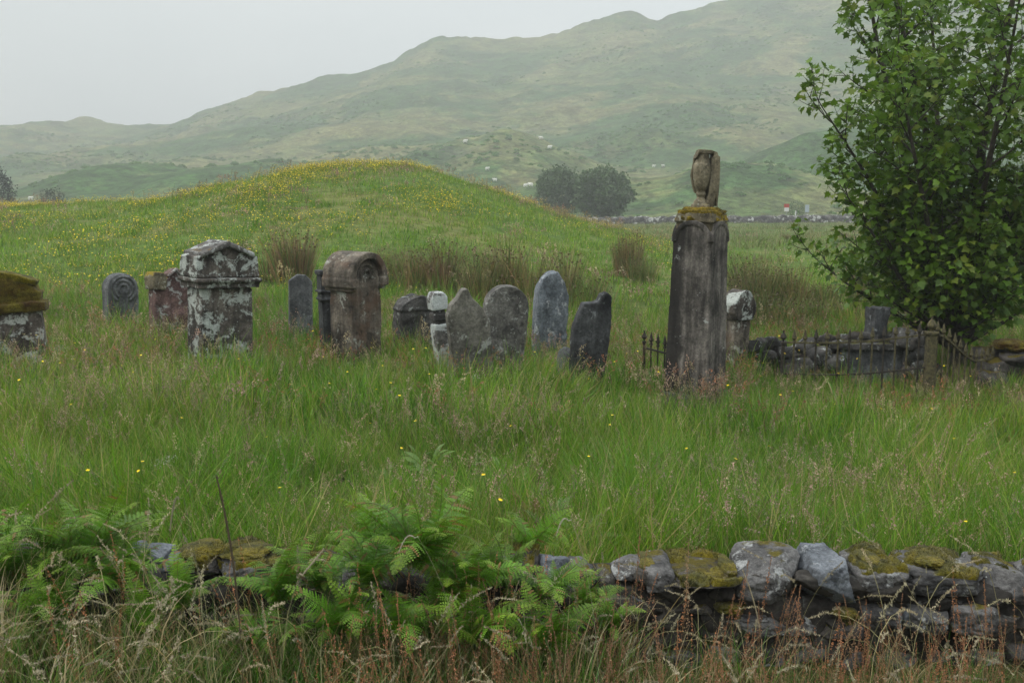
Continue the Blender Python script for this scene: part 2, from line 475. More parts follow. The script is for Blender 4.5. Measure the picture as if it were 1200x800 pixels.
def moss_over(name, me, thick, seed, amount=.5, zoff=.35, fuzz=.006):
    """a mat of moss that follows the upper side of a stone"""
    n = len(me.vertices); co = np.zeros(n * 3); me.vertices.foreach_get('co', co); co = co.reshape(-1, 3)
    no = np.zeros(n * 3); me.vertex_normals.foreach_get('vector', no); no = no.reshape(-1, 3)
    m = sm(zoff, zoff + .35, no[:, 2] + (fbm3(co * 9 + seed, 4, seed % 50) - .5 + amount) * .9)
    lp = np.zeros(len(me.loops), np.int32); me.loops.foreach_get('vertex_index', lp)
    st = np.zeros(len(me.polygons), np.int32); me.polygons.foreach_get('loop_start', st)
    tt = np.zeros(len(me.polygons), np.int32); me.polygons.foreach_get('loop_total', tt)
    d = m ** .6 * thick * (1 + .45 * fbm3(co * 16 + seed, 3, 3)) + m * fuzz * vn3(co * 90, seed % 40) - .004
    q = co + no * d[:, None] + np.array([0, 0, 1]) * (m * thick * .4)[:, None]
    F = []
    for k_ in (3, 4):
        s_ = st[tt == k_]
        if len(s_):
            f = lp[s_[:, None] + np.arange(k_)[None]]; f = f[m[f].max(1) > .01]
            if len(f): F.append(f)
    if not F: return None
    used = np.unique(np.concatenate([f.ravel() for f in F])); rm = np.full(n, -1); rm[used] = np.arange(len(used))
    # short upright shoots that make the mat fuzzy
    src = used[m[used] > .25]; rg = np.random.default_rng(seed)
    K = min(9000, len(src) * 3); s_ = src[rg.integers(0, len(src), K)] if len(src) else src
    V = q[used]; Fs = [rm[f] for f in F]
    if len(s_):
        P = q[s_] + rg.normal(0, .007, (K, 3)) * np.array([1, 1, .3]); dv_ = no[s_] * .7 + rg.normal(0, .4, (K, 3)); L_ = rg.uniform(.006, .014, (K, 1)); sd = rg.normal(size=(K, 3)); sd /= np.linalg.norm(sd, axis=1)[:, None]
        W = np.stack([P - no[s_] * .004 - sd * .0022, P - no[s_] * .004 + sd * .0022, P + dv_ * L_], 1).reshape(-1, 3)
        Fs = Fs + [len(V) + np.arange(K * 3).reshape(-1, 3)]; V = np.concatenate([V, W])
    return np_mesh(name, V, Fs, None, True)


SUN_E = 1.5; EXPO = .80; HAZE_D = .0014; HAZE_C = (.955, .985, .955); ZEN = 2.8
CLOUD_D, CLOUD_L = (5.2, 5.65, 5.9), (6.9, 7.1, 7.2)
# ================================================================== camera, light, sky, air
cam = bpy.data.cameras.new('camera'); co_ = bpy.data.objects.new('camera', cam); COL.objects.link(co_)
co_.location = (0, 0, CAM_Z); co_.rotation_euler = (R(90) - PITCH, 0, 0)
cam.sensor_width = 36; cam.lens = F / 1200 * 36; cam.clip_start = .05; cam.clip_end = 6000
cam.dof.use_dof = True; cam.dof.focus_distance = 11.5; cam.dof.aperture_fstop = 11
scene.camera = co_

SUN_EL, SUN_AZ = 50., -95.     # degrees; azimuth from +Y towards +X
sun = bpy.data.lights.new('sun', 'SUN'); so_ = bpy.data.objects.new('sun', sun); COL.objects.link(so_)
sun.energy = SUN_E; sun.angle = R(32); sun.color = (1, .965, .91)
dv = Vector((math.sin(R(SUN_AZ)) * math.cos(R(SUN_EL)), math.cos(R(SUN_AZ)) * math.cos(R(SUN_EL)), math.sin(R(SUN_EL))))
so_.rotation_euler = (-dv).to_track_quat('-Z', 'Y').to_euler()

w = bpy.data.worlds.new('World'); scene.world = w; w.use_nodes = True
t = w.node_tree; t.nodes.clear()
wo = t.nodes.new('ShaderNodeOutputWorld'); bg = t.nodes.new('ShaderNodeBackground')
sky = t.nodes.new('ShaderNodeTexSky'); sky.sky_type = 'NISHITA'; sky.sun_disc = False
sky.sun_elevation = R(SUN_EL); sky.sun_rotation = R(SUN_AZ); sky.air_density = 1.; sky.dust_density = 3.; sky.ozone_density = 1.
# a closed sheet of cloud: the sky's own colour shows through a little, the cloud is thinner to the right and darker low on the left
tc = t.nodes.new('ShaderNodeTexCoord')
nz = t.nodes.new('ShaderNodeTexNoise'); nz.inputs['Scale'].default_value = 2.2; nz.inputs['Detail'].default_value = 5; nz.inputs['Roughness'].default_value = .5
mp = t.nodes.new('ShaderNodeMapping'); mp.inputs['Scale'].default_value = (1, 1, 2.6); mp.inputs['Location'].default_value = (.35, .2, .1)
t.links.new(tc.outputs['Generated'], mp.inputs[0]); t.links.new(mp.outputs[0], nz.inputs['Vector'])
rp = t.nodes.new('ShaderNodeValToRGB')
rp.color_ramp.elements[0].position = .3; rp.color_ramp.elements[0].color = c4(CLOUD_D)
rp.color_ramp.elements[1].position = .68; rp.color_ramp.elements[1].color = c4(CLOUD_L)
t.links.new(nz.outputs['Fac'], rp.inputs[0])
sp = t.nodes.new('ShaderNodeSeparateXYZ'); t.links.new(tc.outputs['Generated'], sp.inputs[0])
mr = t.nodes.new('ShaderNodeMapRange'); mr.inputs['From Min'].default_value = -.55; mr.inputs['From Max'].default_value = .2
mr.inputs['To Min'].default_value = .76; mr.inputs['To Max'].default_value = 1.20
t.links.new(sp.outputs[0], mr.inputs[0])
ml = t.nodes.new('ShaderNodeVectorMath'); ml.operation = 'SCALE'
# as under any overcast, the cloud is about twice as bright overhead as near the horizon
mz_ = t.nodes.new('ShaderNodeMapRange'); mz_.inputs['From Min'].default_value = .22; mz_.inputs['From Max'].default_value = 1.; mz_.inputs['To Min'].default_value = 1.; mz_.inputs['To Max'].default_value = ZEN
t.links.new(sp.outputs[2], mz_.inputs[0])
mu = t.nodes.new('ShaderNodeMath'); mu.operation = 'MULTIPLY'; t.links.new(mr.outputs[0], mu.inputs[0]); t.links.new(mz_.outputs[0], mu.inputs[1])
t.links.new(rp.outputs[0], ml.inputs[0]); t.links.new(mu.outputs[0], ml.inputs['Scale'])
mx = t.nodes.new('ShaderNodeMix'); mx.data_type = 'RGBA'; mx.inputs[0].default_value = .88
t.links.new(sky.outputs[0], mx.inputs[6]); t.links.new(ml.outputs[0], mx.inputs[7])
t.links.new(mx.outputs[2], bg.inputs['Color']); bg.inputs['Strength'].default_value = .1
t.links.new(bg.outputs[0], wo.inputs['Surface'])

vs = scene.view_settings
scene.display_settings.display_device = 'sRGB'
vs.view_transform = 'Standard'; vs.look = 'None'; vs.gamma = 1; vs.exposure = EXPO; vs.use_curve_mapping = False
cy = scene.cycles
cy.max_bounces = 5; cy.diffuse_bounces = 3; cy.glossy_bounces = 1; cy.transmission_bounces = 3; cy.volume_bounces = 0; cy.transparent_max_bounces = 6
cy.use_denoising = True; cy.caustics_reflective = False; cy.caustics_refractive = False
cy.use_adaptive_sampling = True; cy.adaptive_threshold = .015

# ================================================================== ground
def build_terrain():
    az = np.concatenate([np.linspace(-180, -42, 50)[:-1], np.linspace(-42, -31, 28)[:-1], np.linspace(-31, 31, 470), np.linspace(31, 42, 28)[1:], np.linspace(42, 180, 50)[1:-1]])
    rr = np.concatenate([.6 * (170 / .6) ** np.linspace(0, 1, 290)[:-1], np.linspace(170, 690, 230)[:-1], np.linspace(690, 1000, 24)])
    A, Rr = np.meshgrid(np.radians(az), rr)
    X, Y = Rr * np.sin(A), Rr * np.cos(A)
    Z = ground(X.ravel(), Y.ravel()).reshape(X.shape)
    m, n = X.shape
    V = np.stack([X.ravel(), Y.ravel(), Z.ravel()], 1)
    i, j = np.meshgrid(np.arange(m - 1), np.arange(n), indexing='ij')
    j2 = (j + 1) % n
    Q = np.stack([(i * n + j).ravel(), (i * n + j2).ravel(), ((i + 1) * n + j2).ravel(), ((i + 1) * n + j).ravel()], 1)[:, ::-1]
    V = np.concatenate([V, [[0, 0, gz(0, 0)]]])
    c = len(V) - 1
    T = np.stack([np.full(n, c), (np.arange(n) + 1) % n, np.arange(n)], 1)[:, ::-1]
    return np_mesh('ground', V, [Q, T], None, True)

k = NT('hill_turf')
pos = k.n('NewGeometry').outputs['Position']
flat = k.n('VectorMath', {0: pos, 1: (1, 1, 1.5)}, operation='MULTIPLY').outputs[0]
sy_ = k.n('SeparateXYZ', {0: pos}).outputs[1]
# near: thatch and soil between the blades
near = k.ramp(k.noise(pos, 9, 5, .7), [(.35, (.022, .020, .008)), (.65, (.060, .062, .020))])
# churchyard mound and pasture
past = k.ramp(k.noise(pos, .22, 6, .65), [(.34, (.060, .105, .018)), (.5, (.085, .135, .026)), (.66, (.150, .150, .050))])
past = k.mix(.5, past, k.ramp(k.noise(pos, 3.5, 5, .75), [(.38, .45), (.62, 1.35)]), 'MULTIPLY')
# open hill: pale bent grass, bracken beds with ragged edges, heathery brown
hg = k.ramp(k.noise(flat, .02, 8, .65), [(.38, (.075, .115, .034)), (.60, (.150, .152, .060))])
br = k.ramp(k.noise(flat, .013, 9, .70, .5), [(.47, 0.), (.53, 1.)])
hill = k.mix(br, hg, (.042, .088, .024, 1))
he = k.ramp(k.noise(flat, .035, 8, .7, .4), [(.60, 0.), (.68, .75)])
hill = k.mix(he, hill, (.066, .078, .045, 1))
sc_ = k.ramp(k.noise(flat, .19, 7, .72), [(.62, 0.), (.70, .7)])
hill = k.mix(sc_, hill, (.030, .058, .022, 1))
hill = k.mix(.75, hill, k.ramp(k.noise(flat, .55, 6, .78), [(.40, .35), (.60, 1.6)]), 'MULTIPLY')
hill = k.mix(.6, hill, k.ramp(k.noise(flat, .11, 6, .72), [(.41, .45), (.59, 1.45)]), 'MULTIPLY')
rk = k.ramp(k.noise(flat, .6, 5, .6), [(.715, 0.), (.735, .8)])
hill = k.mix(rk, hill, (.26, .25, .22, 1))
def band(a, b):
    nd = k.n('MapRange', {0: sy_, 1: a, 2: b}, clamp=True); return nd.outputs[0]
c_ = k.mix(band(15, 24), near, past)
c_ = k.mix(band(150, 185), c_, hill)
bh = k.math('ADD', k.noise(flat, .5, 6, .7), k.math('MULTIPLY', k.noise(flat, .12, 4, .6), 3.))
bm_ = k.n('Bump', {'Strength': .7, 'Distance': 1.2, 'Height': bh})
p_ = k.n('BsdfPrincipled', {'Base Color': c_, 'Roughness': .95, 'Specular IOR Level': .1, 'Normal': bm_.outputs[0]})
k.l(p_.outputs[0], k.out.inputs['Surface'])
GROUND = tag(link('ground', build_terrain(), k.m), 'rough pasture rising to hazy green bracken hills', None, None, 'structure')

# ------------------------------------------------------------------ the misty air
bm = bmesh.new(); box(bm, -1060, 1060, -1060, 1060, -8, 300)
bmesh.ops.recalc_face_normals(bm, faces=bm.faces)
me = bpy.data.meshes.new('haze'); bm.to_mesh(me); bm.free()
k = NT('misty_air')
pv = k.n('VolumePrincipled', {'Color': HAZE_C + (1,), 'Density': HAZE_D, 'Anisotropy': .25})
k.l(pv.outputs[0], k.out.inputs['Volume'])
HZ = tag(link('haze', me, k.m), 'thin grey mist and drizzle over the valley and hills', None, None, 'stuff')

# ================================================================== stone materials
M = {}
M['grey'] = mat_stone('grey_slate', (.055, .058, .06), (.17, .175, .175), (.34, .36, .35), .18, 6, spots=.4, streak=.5)
M['lime'] = mat_stone('lichen_crusted_sandstone', (.035, .030, .027), (.15, .13, .11), (.50, .54, .50), .74, 5.5, moss=.0, streak=.75, spots=.7)
M['limemoss'] = mat_stone('lichen_crusted_coping', (.04, .037, .034), (.17, .16, .15), (.44, .46, .44), .75, 6, moss=.25, mosscol=(.12, .075, .02), mossz=.42, streak=.4, spots=.7)
M['brown'] = mat_stone('brown_sandstone', (.050, .042, .034), (.20, .17, .135), (.42, .43, .38), .34, 5, streak=.75, spots=.55, rust=(.10, .062, .042))
M['red'] = mat_stone('red_sandstone', (.07, .04, .036), (.20, .125, .11), (.38, .40, .38), .55, 7, moss=.55, mosscol=(.17, .125, .012), mossz=.36, streak=.5)
M['blue'] = mat_stone('blue_grey_schist', (.06, .07, .08), (.22, .245, .27), (.48, .50, .50), .42, 5, streak=.5, spots=.5)
M['dark'] = mat_stone('black_slate', (.018, .019, .021), (.085, .088, .09), (.30, .32, .32), .22, 7, streak=.6, spots=.3)
M['tan'] = mat_stone('tan_grey_schist', (.075, .070, .060), (.22, .205, .175), (.40, .41, .38), .30, 6, streak=.35, spots=.4)
M['speck'] = mat_stone('speckled_grey_schist', (.055, .052, .048), (.21, .20, .18), (.42, .43, .40), .36, 9, streak=.4, spots=.7)
M['white'] = mat_stone('white_lichened_stone', (.06, .055, .05), (.22, .21, .2), (.60, .64, .62), 1.15, 4.5, streak=.3, spots=.5)
M['mossy'] = mat_stone('moss_covered_stone', (.04, .032, .026), (.17, .145, .125), (.52, .54, .50), .72, 6, moss=.15, mosscol=(.15, .125, .012), streak=.7)
M['obelisk'] = mat_stone('weathered_dark_granite', (.045, .041, .037), (.21, .188, .165), (.40, .42, .40), .06, 6, moss=.22, mosscol=(.17, .125, .010), mossz=.46, streak=.95, stain=-.10, spots=.55, bump=.35)
M['capstone'] = mat_stone('mossed_capstone', (.06, .05, .03), (.2, .17, .11), (.42, .43, .36), .3, 6, moss=1.1, mosscol=(.24, .175, .010), mossz=.30, streak=.3)
M['urn'] = mat_stone('tan_urn_stone', (.085, .072, .045), (.25, .215, .145), (.40, .41, .34), .10, 6, moss=.3, mosscol=(.18, .14, .02), streak=.5)
M['wall1'] = mat_stone('lichened_whinstone', (.035, .034, .034), (.15, .145, .14), (.38, .39, .38), .42, 9, moss=.22, mosscol=(.12, .098, .008), mossz=.42, streak=0, spots=.6, sc=2.2, bump=.9)
M['wall2'] = mat_stone('blue_whinstone', (.055, .062, .072), (.19, .205, .225), (.38, .40, .41), .20, 9, moss=.10, mosscol=(.12, .098, .008), mossz=.45, streak=0, spots=.4, sc=2.2, bump=.9)
M['wall3'] = mat_stone('dark_mossy_whinstone', (.020, .018, .016), (.10, .09, .08), (.28, .29, .27), .22, 10, moss=.45, mosscol=(.105, .083, .006), mossz=.40, streak=0, spots=.4, sc=2.2, bump=.9)
M['rubble'] = mat_stone('dark_rubble', (.020, .020, .019), (.095, .09, .085), (.40, .42, .40), .34, 8, moss=.35, mosscol=(.075, .075, .012), mossz=.42, streak=.2, spots=.5, bump=.8)
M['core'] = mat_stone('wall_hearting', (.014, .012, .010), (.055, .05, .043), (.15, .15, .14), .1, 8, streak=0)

def mat_moss(name, c1, c2, c3):
    k = NT(name); tc = k.n('TexCoord').outputs['Object']
    a = k.noise(tc, 7, 5, .6); b = k.noise(tc, 70, 5, .8)
    c = k.ramp(a, [(.34, c1), (.5, c2), (.68, c3)])
    c = k.mix(.8, c, k.ramp(b, [(.38, .25), (.62, 1.5)]), 'MULTIPLY')
    bp = k.n('Bump', {'Strength': 1., 'Distance': .012, 'Height': b})
    p = k.n('BsdfPrincipled', {'Base Color': c, 'Roughness': 1., 'Specular IOR Level': .05, 'Sheen Weight': .1, 'Normal': bp.outputs[0]})
    k.l(p.outputs[0], k.out.inputs['Surface']); return k.m
M['moss'] = mat_moss('yellow_green_moss', (.028, .030, .004), (.080, .070, .004), (.150, .115, .006))
M['rustmoss'] = mat_moss('rust_and_olive_moss', (.045, .016, .007), (.085, .062, .008), (.14, .12, .014))
M['capmoss'] = mat_moss('golden_moss', (.07, .055, .008), (.19, .135, .010), (.30, .21, .015))
M['iron'] = mat_plain('rusted_iron', (.050, .042, .030), .85, .6, 40, 0., .4, (.016, .014, .012))
M['ironlichen'] = mat_plain('lichened_iron', (.115, .100, .045), .9, .5, 30, 0., .4, (.030, .026, .018))
M['bark'] = mat_plain('grey_brown_bark', (.075, .065, .050), .9, .5, 14, 0., .8, (.028, .024, .018))
# ================================================================== gravestones
def place(px, Y, sink=.12):
    X = at(px, 385, Y)[0]
    return X, Y, gz(X, Y) - sink

def topz(py, Y): return at(600, py, Y)[1]

def stone_thing(label, px, Y, rz, mesh, mat, lean=(0, 0), name='headstone', cat='headstone', group=None, sink=.12):
    X, Yy, z = place(px, Y, sink)
    o = link(name, mesh, mat, None, (X, Yy, z), (R(lean[0]), R(lean[1]), R(rz)))
    return tag(o, label, cat, group)

def height(px, Y, py, sink=.12):
    X, Yy, z = place(px, Y, sink)
    return topz(py, Y) - z

# --- moss-topped pedestal at the left edge: body slab and a stepped cornice under thick moss
Y = 12.0; px = 16; H = height(px, Y, 318)
X, Yy, z = place(px, Y)
t_ = thing('headstone', 'squat headstone under a thick cap of yellow and rust moss, at the left edge', 'headstone', (X, Yy, z), (0, R(-4), R(20)))
bm = bmesh.new(); box(bm, -.40, .40, -.14, .14, 0, H - .48, .015, .01)
link('shaft', solid('shaft', bm, .014, 2, .010, 6, 1, .03), M['mossy'], t_)
bm = bmesh.new()
box(bm, -.46, .45, -.20, .20, H - .50, H - .385, -.02, -.02)
box(bm, -.42, .40, -.17, .17, H - .385, H - .27, -.02, -.02)
prism(bm, [(-.46, H - .27), (.38, H - .27), (.36, H - .17), (.10, H - .08), (-.12, H - .01), (-.34, H - .08), (-.46, H - .17)], -.20, .20)
cp = link('cornice', solid('cornice', bm, .016, 3, .03, 5, 2, .05), M['rustmoss'], t_)
bm = bmesh.new()
prism(bm, [(-.44, H - .17), (-.34, H - .10), (-.12, H - .03), (.10, H - .10), (.38, H - .19), (.40, H - .14), (.12, H - .02), (-.12, H + .04), (-.36, H - .02)], -.21, .21)
link('moss_cap', solid('moss_cap', bm, .014, 3, .025, 7, 3), M['moss'], cp)

# --- slim grey round-headed stone with a ring carved on its face
Y = 15.5; H = height(142, Y, 320)
bm = bmesh.new(); r = .245
prism(bm, [(-r, 0)] + [(r, 0)] + arc(0, H - r, r, 0, 180, 18), -.09, .09)
for rr in (.075, .14, .20):
    ringband(bm, 0, H - r, rr - .016, rr + .012, -60, 240, -.108, -.07, 26)
stone_thing('slim grey round-headed headstone with rings carved on its face, alone beside the mossy one', 142, Y, 42, solid('headstone', bm, .011, 2, .005, 8, 4), M['grey'], (0, 1)).scale = (.96, 1.5, 1)

# --- broken red stone with a split mossy pediment
Y = 14.4; H = height(198, Y, 317)
X, Yy, z = place(198, Y)
t_ = thing('headstone', 'broken red headstone with a split mossy gable, tucked behind the tall lichen-crusted one', 'headstone', (X, Yy, z), (R(-3), R(4), R(40)))
t_.scale = (.95, 1.25, 1)
bm = bmesh.new(); prism(bm, [(-.27, 0), (.27, 0), (.31, H - .30), (.12, H - .10), (.03, H), (-.10, H - .12), (-.12, H - .27), (-.30, H - .22)], -.10, .10)
link('shaft', solid('shaft', bm, .013, 2, .012, 7, 6, .03), M['red'], t_)
bm = bmesh.new(); prism(bm, [(-.33, H - .28), (-.13, H - .30), (-.10, H - .10), (-.16, H - .03), (-.31, H - .02), (-.35, H - .10)], -.14, .13)
link('corner_block', solid('corner_block', bm, .013, 2, .014, 7, 7, .02), M['capstone'], t_)
bm = bmesh.new(); prism(bm, [(-.08, H - .11), (.03, H - .005), (.13, H - .10), (.33, H - .31), (.35, H - .26), (.15, H - .05), (.04, H + .045), (-.09, H - .05)], -.13, .12)
link('coping', solid('coping', bm, .012, 2, .010, 7, 8, .02), M['red'], t_)

# --- tall pedimented stone, crusted with white lichen
Y = 12.5; px = 256; H = height(px, Y, 281)
X, Yy, z = place(px, Y)
t_ = thing('headstone', 'tall gabled headstone crusted all over with white lichen, tallest stone left of the monument', 'headstone', (X, Yy, z), (R(1), R(1.5), R(40)), None)
t_.scale = (.94, 1.30, 1)
hb = H - .60
bm = bmesh.new(); box(bm, -.335, .335, -.15, .15, 0, hb + .02, .0, .0)
box(bm, -.36, -.25, -.17, .17, 0, hb, 0, 0); box(bm, .25, .36, -.17, .17, 0, hb, 0, 0); box(bm, -.44, .44, -.23, .23, -.05, .26, .03, .03)
link('shaft', solid('shaft', bm, .013, 2, .010, 6, 10, .035), M['lime'], t_)
bm = bmesh.new(); box(bm, -.42, .42, -.22, .22, hb + .02, hb + .09, 0, 0); box(bm, -.45, .45, -.25, .25, hb + .09, hb + .14, .0, .0)
ln_ = link('cornice', solid('cornice', bm, .012, 2, .008, 8, 11, .02), M['lime'], t_)
bm = bmesh.new()
e = hb + .14
prism(bm, [(-.38, e), (.38, e), (.38, e + .28), (0, H - .03), (-.38, e + .28)], -.17, .19)
box(bm, -.44, -.33, -.20, .22, e, e + .27, .015, .015); box(bm, .33, .44, -.20, .22, e, e + .27, .015, .015)
link('pediment', solid('pediment', bm, .013, 2, .010, 7, 12, .03), M['lime'], t_)
bm = bmesh.new(); prism(bm, [(-.36, e + .25), (0, H - .075), (.36, e + .25), (.37, e + .31), (0, H), (-.37, e + .31)], -.215, .23)
link('coping', solid('coping', bm, .012, 2, .008, 7, 13, .015), M['limemoss'], t_)

# --- small dark slate with clipped corners
Y = 15.0; H = height(352, Y, 321)
bm = bmesh.new(); w2 = .175
prism(bm, [(-w2, 0), (w2, 0), (w2, H - .12), (.07, H - .01), (-.05, H), (-w2, H - .10)], -.06, .06)
stone_thing('small plain slate headstone with clipped top corners, left of the dark moulded pier', 352, Y, 22, solid('headstone', bm, .011, 2, .007, 7, 15, .01), M['grey'], (0, 1))

# --- dark moulded pier
Y = 13.9; H = height(387, Y, 316)
bm = bmesh.new()
box(bm, -.10, .10, -.12, .12, 0, H - .42, .0, .0)
for a, b, g in ((.42, .385, .025), (.37, .33, .0), (.31, .28, .03), (.265, .23, .005)):
    box(bm, -.10 - g, .10 + g, -.12 - g, .12 + g, H - a, H - b)
box(bm, -.085, .085, -.105, .105, H - .44, H - .1)
box(bm, -.10, .10, -.12, .12, H - .22, H - .06, .0, 0); box(bm, -.125, .125, -.145, .145, H - .06, H)
stone_thing('dark narrow moulded stone pier standing against the left side of the thick brown arch stone', 386, Y, 25, solid('pier', bm, .010, 1, .006, 8, 16, .02), M['dark'], (0, -1.5), 'stone_pier', 'stone pier')

# --- thick round-headed brown stone with overhanging arched hood
Y = 13.1; px = 418; H = height(px, Y, 295)
X, Yy, z = place(px, Y)
t_ = thing('headstone', 'thick brown headstone with a heavy overhanging round hood, centre left', 'headstone', (X, Yy, z), (R(1), R(-1), R(53)))
t_.scale = (1.0, 1.22, 1)
r = .315
bm = bmesh.new(); box(bm, -.27, .27, -.16, .17, 0, H - r - .02)
prism(bm, [(-.27, H - r - .1), (.27, H - r - .1)] + arc(0, H - r, .27, 0, 180, 20), -.145, .17)
for rr in (.085, .165):
    ringband(bm, 0, H - r, rr - .018, rr + .018, -10, 190, -.17, -.10, 22)
box(bm, -.21, -.17, -.185, -.1, .2, H - r); box(bm, .17, .21, -.185, -.1, .2, H - r)
link('shaft', solid('shaft', bm, .012, 2, .008, 7, 17, .03), M['brown'], t_)
bm = bmesh.new(); ringband(bm, 0, H - r, .235, .325, -8, 188, -.22, .23, 30)
box(bm, -.335, -.215, -.23, .24, H - r - .13, H - r - .02, .0, 0); box(bm, .215, .335, -.23, .24, H - r - .13, H - r - .02)
box(bm, -.31, -.235, -.20, .21, H - r - .18, H - r - .12); box(bm, .235, .31, -.20, .21, H - r - .18, H - r - .12)
link('hood', solid('hood', bm, .012, 2, .008, 7, 18, .02), M['brown'], t_)

# --- low broken block and a small fragment
Y = 14.2; H = height(487, Y, 346)
bm = bmesh.new(); box(bm, -.27, .25, -.22, .22, 0, H - .16); prism(bm, [(-.29, H - .20), (.26, H - .20), (.22, H - .03), (.02, H + .01), (-.12, H - .03), (-.25, H - .12)], -.24, .22)
stone_thing('low broken gravestone stump with a rough lichened top, left of the white-lichened pillar', 486, Y, 24, solid('stump', bm, .014, 2, .022, 6, 20, .06), M['rubble'], (0, 0), 'gravestone_stump', 'gravestone')
Y = 14.0; o = stone_thing('small squared stone fragment lying beside the low broken stump', 508, Y, 10, rock('stone_fragment', .24, .50, .22, 77, 4, 9), M['rubble'], (0, 0), 'stone_fragment', 'stone')

# --- stepped pillar blotched white
Y = 12.45; H = height(522, Y, 341)
X, Yy, z = place(522, Y)
t_ = thing('stone_pillar', 'narrow stepped stone pillar blotched with white lichen, leaning beside the pointed grey stone', 'stone pillar', (X, Yy, z), (0, R(-5), R(20)))
bm = bmesh.new(); box(bm, -.085, .085, -.12, .12, 0, H - .40, .0, 0)
link('shaft', solid('shaft', bm, .011, 2, .014, 8, 22, .04), M['white'], t_)
bm = bmesh.new(); box(bm, -.065, .065, -.10, .10, H - .41, H - .20); box(bm, -.09, .09, -.12, .12, H - .35, H - .27)
link('neck', solid('neck', bm, .010, 2, .008, 8, 23), M['rubble'], t_)
bm = bmesh.new(); prism(bm, [(-.10, H - .22), (.10, H - .22), (.105, H - .06), (.05, H), (-.06, H), (-.105, H - .07)], -.13, .13)
link('cap', solid('cap', bm, .011, 2, .010, 8, 24, .02), M['white'], t_)

# --- pointed and round pair leaning together
Y = 12.0; H = height(549, Y, 334)
bm = bmesh.new(); prism(bm, [(-.22, 0), (.24, 0), (.265, H - .42), (.20, H - .28), (.08, H - .12), (.03, H), (-.04, H - .01), (-.10, H - .10), (-.19, H - .17), (-.25, H - .30), (-.25, H - .5)], -.075, .075)
stone_thing('pointed tan-grey headstone leaning left, front one of the leaning pair at the centre', 557, Y, 18, solid('headstone', bm, .012, 3, .010, 5, 26, .02), M['tan'], (5, -7))
Y = 12.35; H = height(584, Y, 333)
bm = bmesh.new(); prism(bm, [(-.29, 0), (.27, 0), (.285, H - .40)] + arc(0, H - .28, .28, -10, 190, 16) + [(-.285, H - .4)], -.085, .085)
stone_thing('round-headed speckled headstone leaning right, rear one of the leaning pair at the centre', 583, Y, 18, solid('headstone', bm, .012, 3, .012, 6, 27, .03), M['speck'], (4, 4))

# --- blue-grey pointed slab
Y = 14.2; H = height(640, Y, 317)
bm = bmesh.new(); prism(bm, [(-.23, 0), (.25, 0), (.245, H - .35), (.16, H - .14), (.05, H), (-.06, H - .02), (-.17, H - .11), (-.235, H - .30)], -.10, .10)
stone_thing('blue-grey headstone with a rough pointed head, between the leaning pair and the black slate', 641, Y, 20, solid('headstone', bm, .013, 2, .012, 5, 28, .03), M['blue'], (2, 2))

# --- broken black slate with a knob
Y = 12.6; H = height(688, Y, 341)
bm = bmesh.new(); prism(bm, [(-.21, 0), (.20, 0), (.255, H - .42), (.235, H - .22), (.225, H - .05), (.17, H), (.09, H - .02), (.055, H - .11), (.0, H - .13), (-.14, H - .14), (-.19, H - .28), (-.25, H - .48)], -.07, .07)
stone_thing('broken black slate headstone with a knob left at its upper right corner', 686, Y, 16, solid('headstone', bm, .012, 3, .010, 5, 30, .02), M['dark'], (4, 3))
Y = 12.9; stone_thing('thin slate flake propped against the left side of the broken black headstone', 664, Y, 60, rock('slate_flake', .12, .62, .30, 91, 4, 9), M['grey'], (0, 6), 'slate_flake', 'stone')

# --- little white stone and a fallen slab in the grass
stone_thing('little white stone poking out of the grass below the leaning pair', 554, 11.7, 0, rock('white_stone', .13, .42, .10, 95, 4, 8), M['white'], (0, 5), 'white_stone', 'stone')
# --- small stone behind the monument
Y = 13.6; px = 864; H = height(px, Y, 339)
X, Yy, z = place(px, Y)
t_ = thing('headstone', 'small mottled headstone with a peaked head, half hidden behind the tall monument', 'headstone', (X, Yy, z), (0, R(1), R(36)))
bm = bmesh.new(); box(bm, -.145, .145, -.09, .09, 0, H - .38)
link('shaft', solid('shaft', bm, .012, 2, .008, 7, 33), M['brown'], t_)
bm = bmesh.new(); prism(bm, [(-.16, H - .42), (.16, H - .42), (.225, H - .30), (.215, H - .18), (.10, H - .03), (.0, H), (-.10, H - .03), (-.215, H - .18), (-.225, H - .30)], -.13, .13)
link('head', solid('head', bm, .012, 2, .010, 7, 34, .03), M['lime'], t_)

# ================================================================== the tall monument with its draped urn
Y = 12.0; px = 815
X = at(px, 400, Y)[0]; z = gz(X, Y) - .1
t_ = thing('monument', 'tall dark four-sided monument carrying a draped stone urn on a yellow mossy cap', 'monument', (X, Y, z), (R(.5), R(1.2), R(-35)))
Zs = topz(258, Y) - z           # shoulder
b0, b1 = .285, .243
bm = bmesh.new()
box(bm, -b0, b0, -b0, b0, .12, Zs - .22, b0 - b1, b0 - b1)
for s in range(4):              # round-headed gable on each face
    g = bmesh.new()
    prism(g, [(-b1, Zs - .30), (b1, Zs - .30)] + arc(0, Zs - .245, b1, 0, 180, 18), -b1 - .004, -b1 + .22)
    ringband(g, 0, Zs - .245, b1 - .045, b1 + .006, 0, 180, -b1 - .022, -b1 + .05, 20)
    g.transform(Matrix.Rotation(s * math.pi / 2, 4, 'Z'))
    mm = bpy.data.meshes.new('g'); g.to_mesh(mm); g.free(); bm.from_mesh(mm); bpy.data.meshes.remove(mm)
link('shaft', solid('shaft', bm, .010, 1, .0028, 6, 40, .006), M['obelisk'], t_)
bm = bmesh.new(); box(bm, -.42, .42, -.42, .42, -.05, .17, .02, .02); box(bm, -.34, .34, -.34, .34, .15, .27, .03, .03)
link('plinth', solid('plinth', bm, .016, 2, .010, 6, 41, .03), M['rubble'], t_)
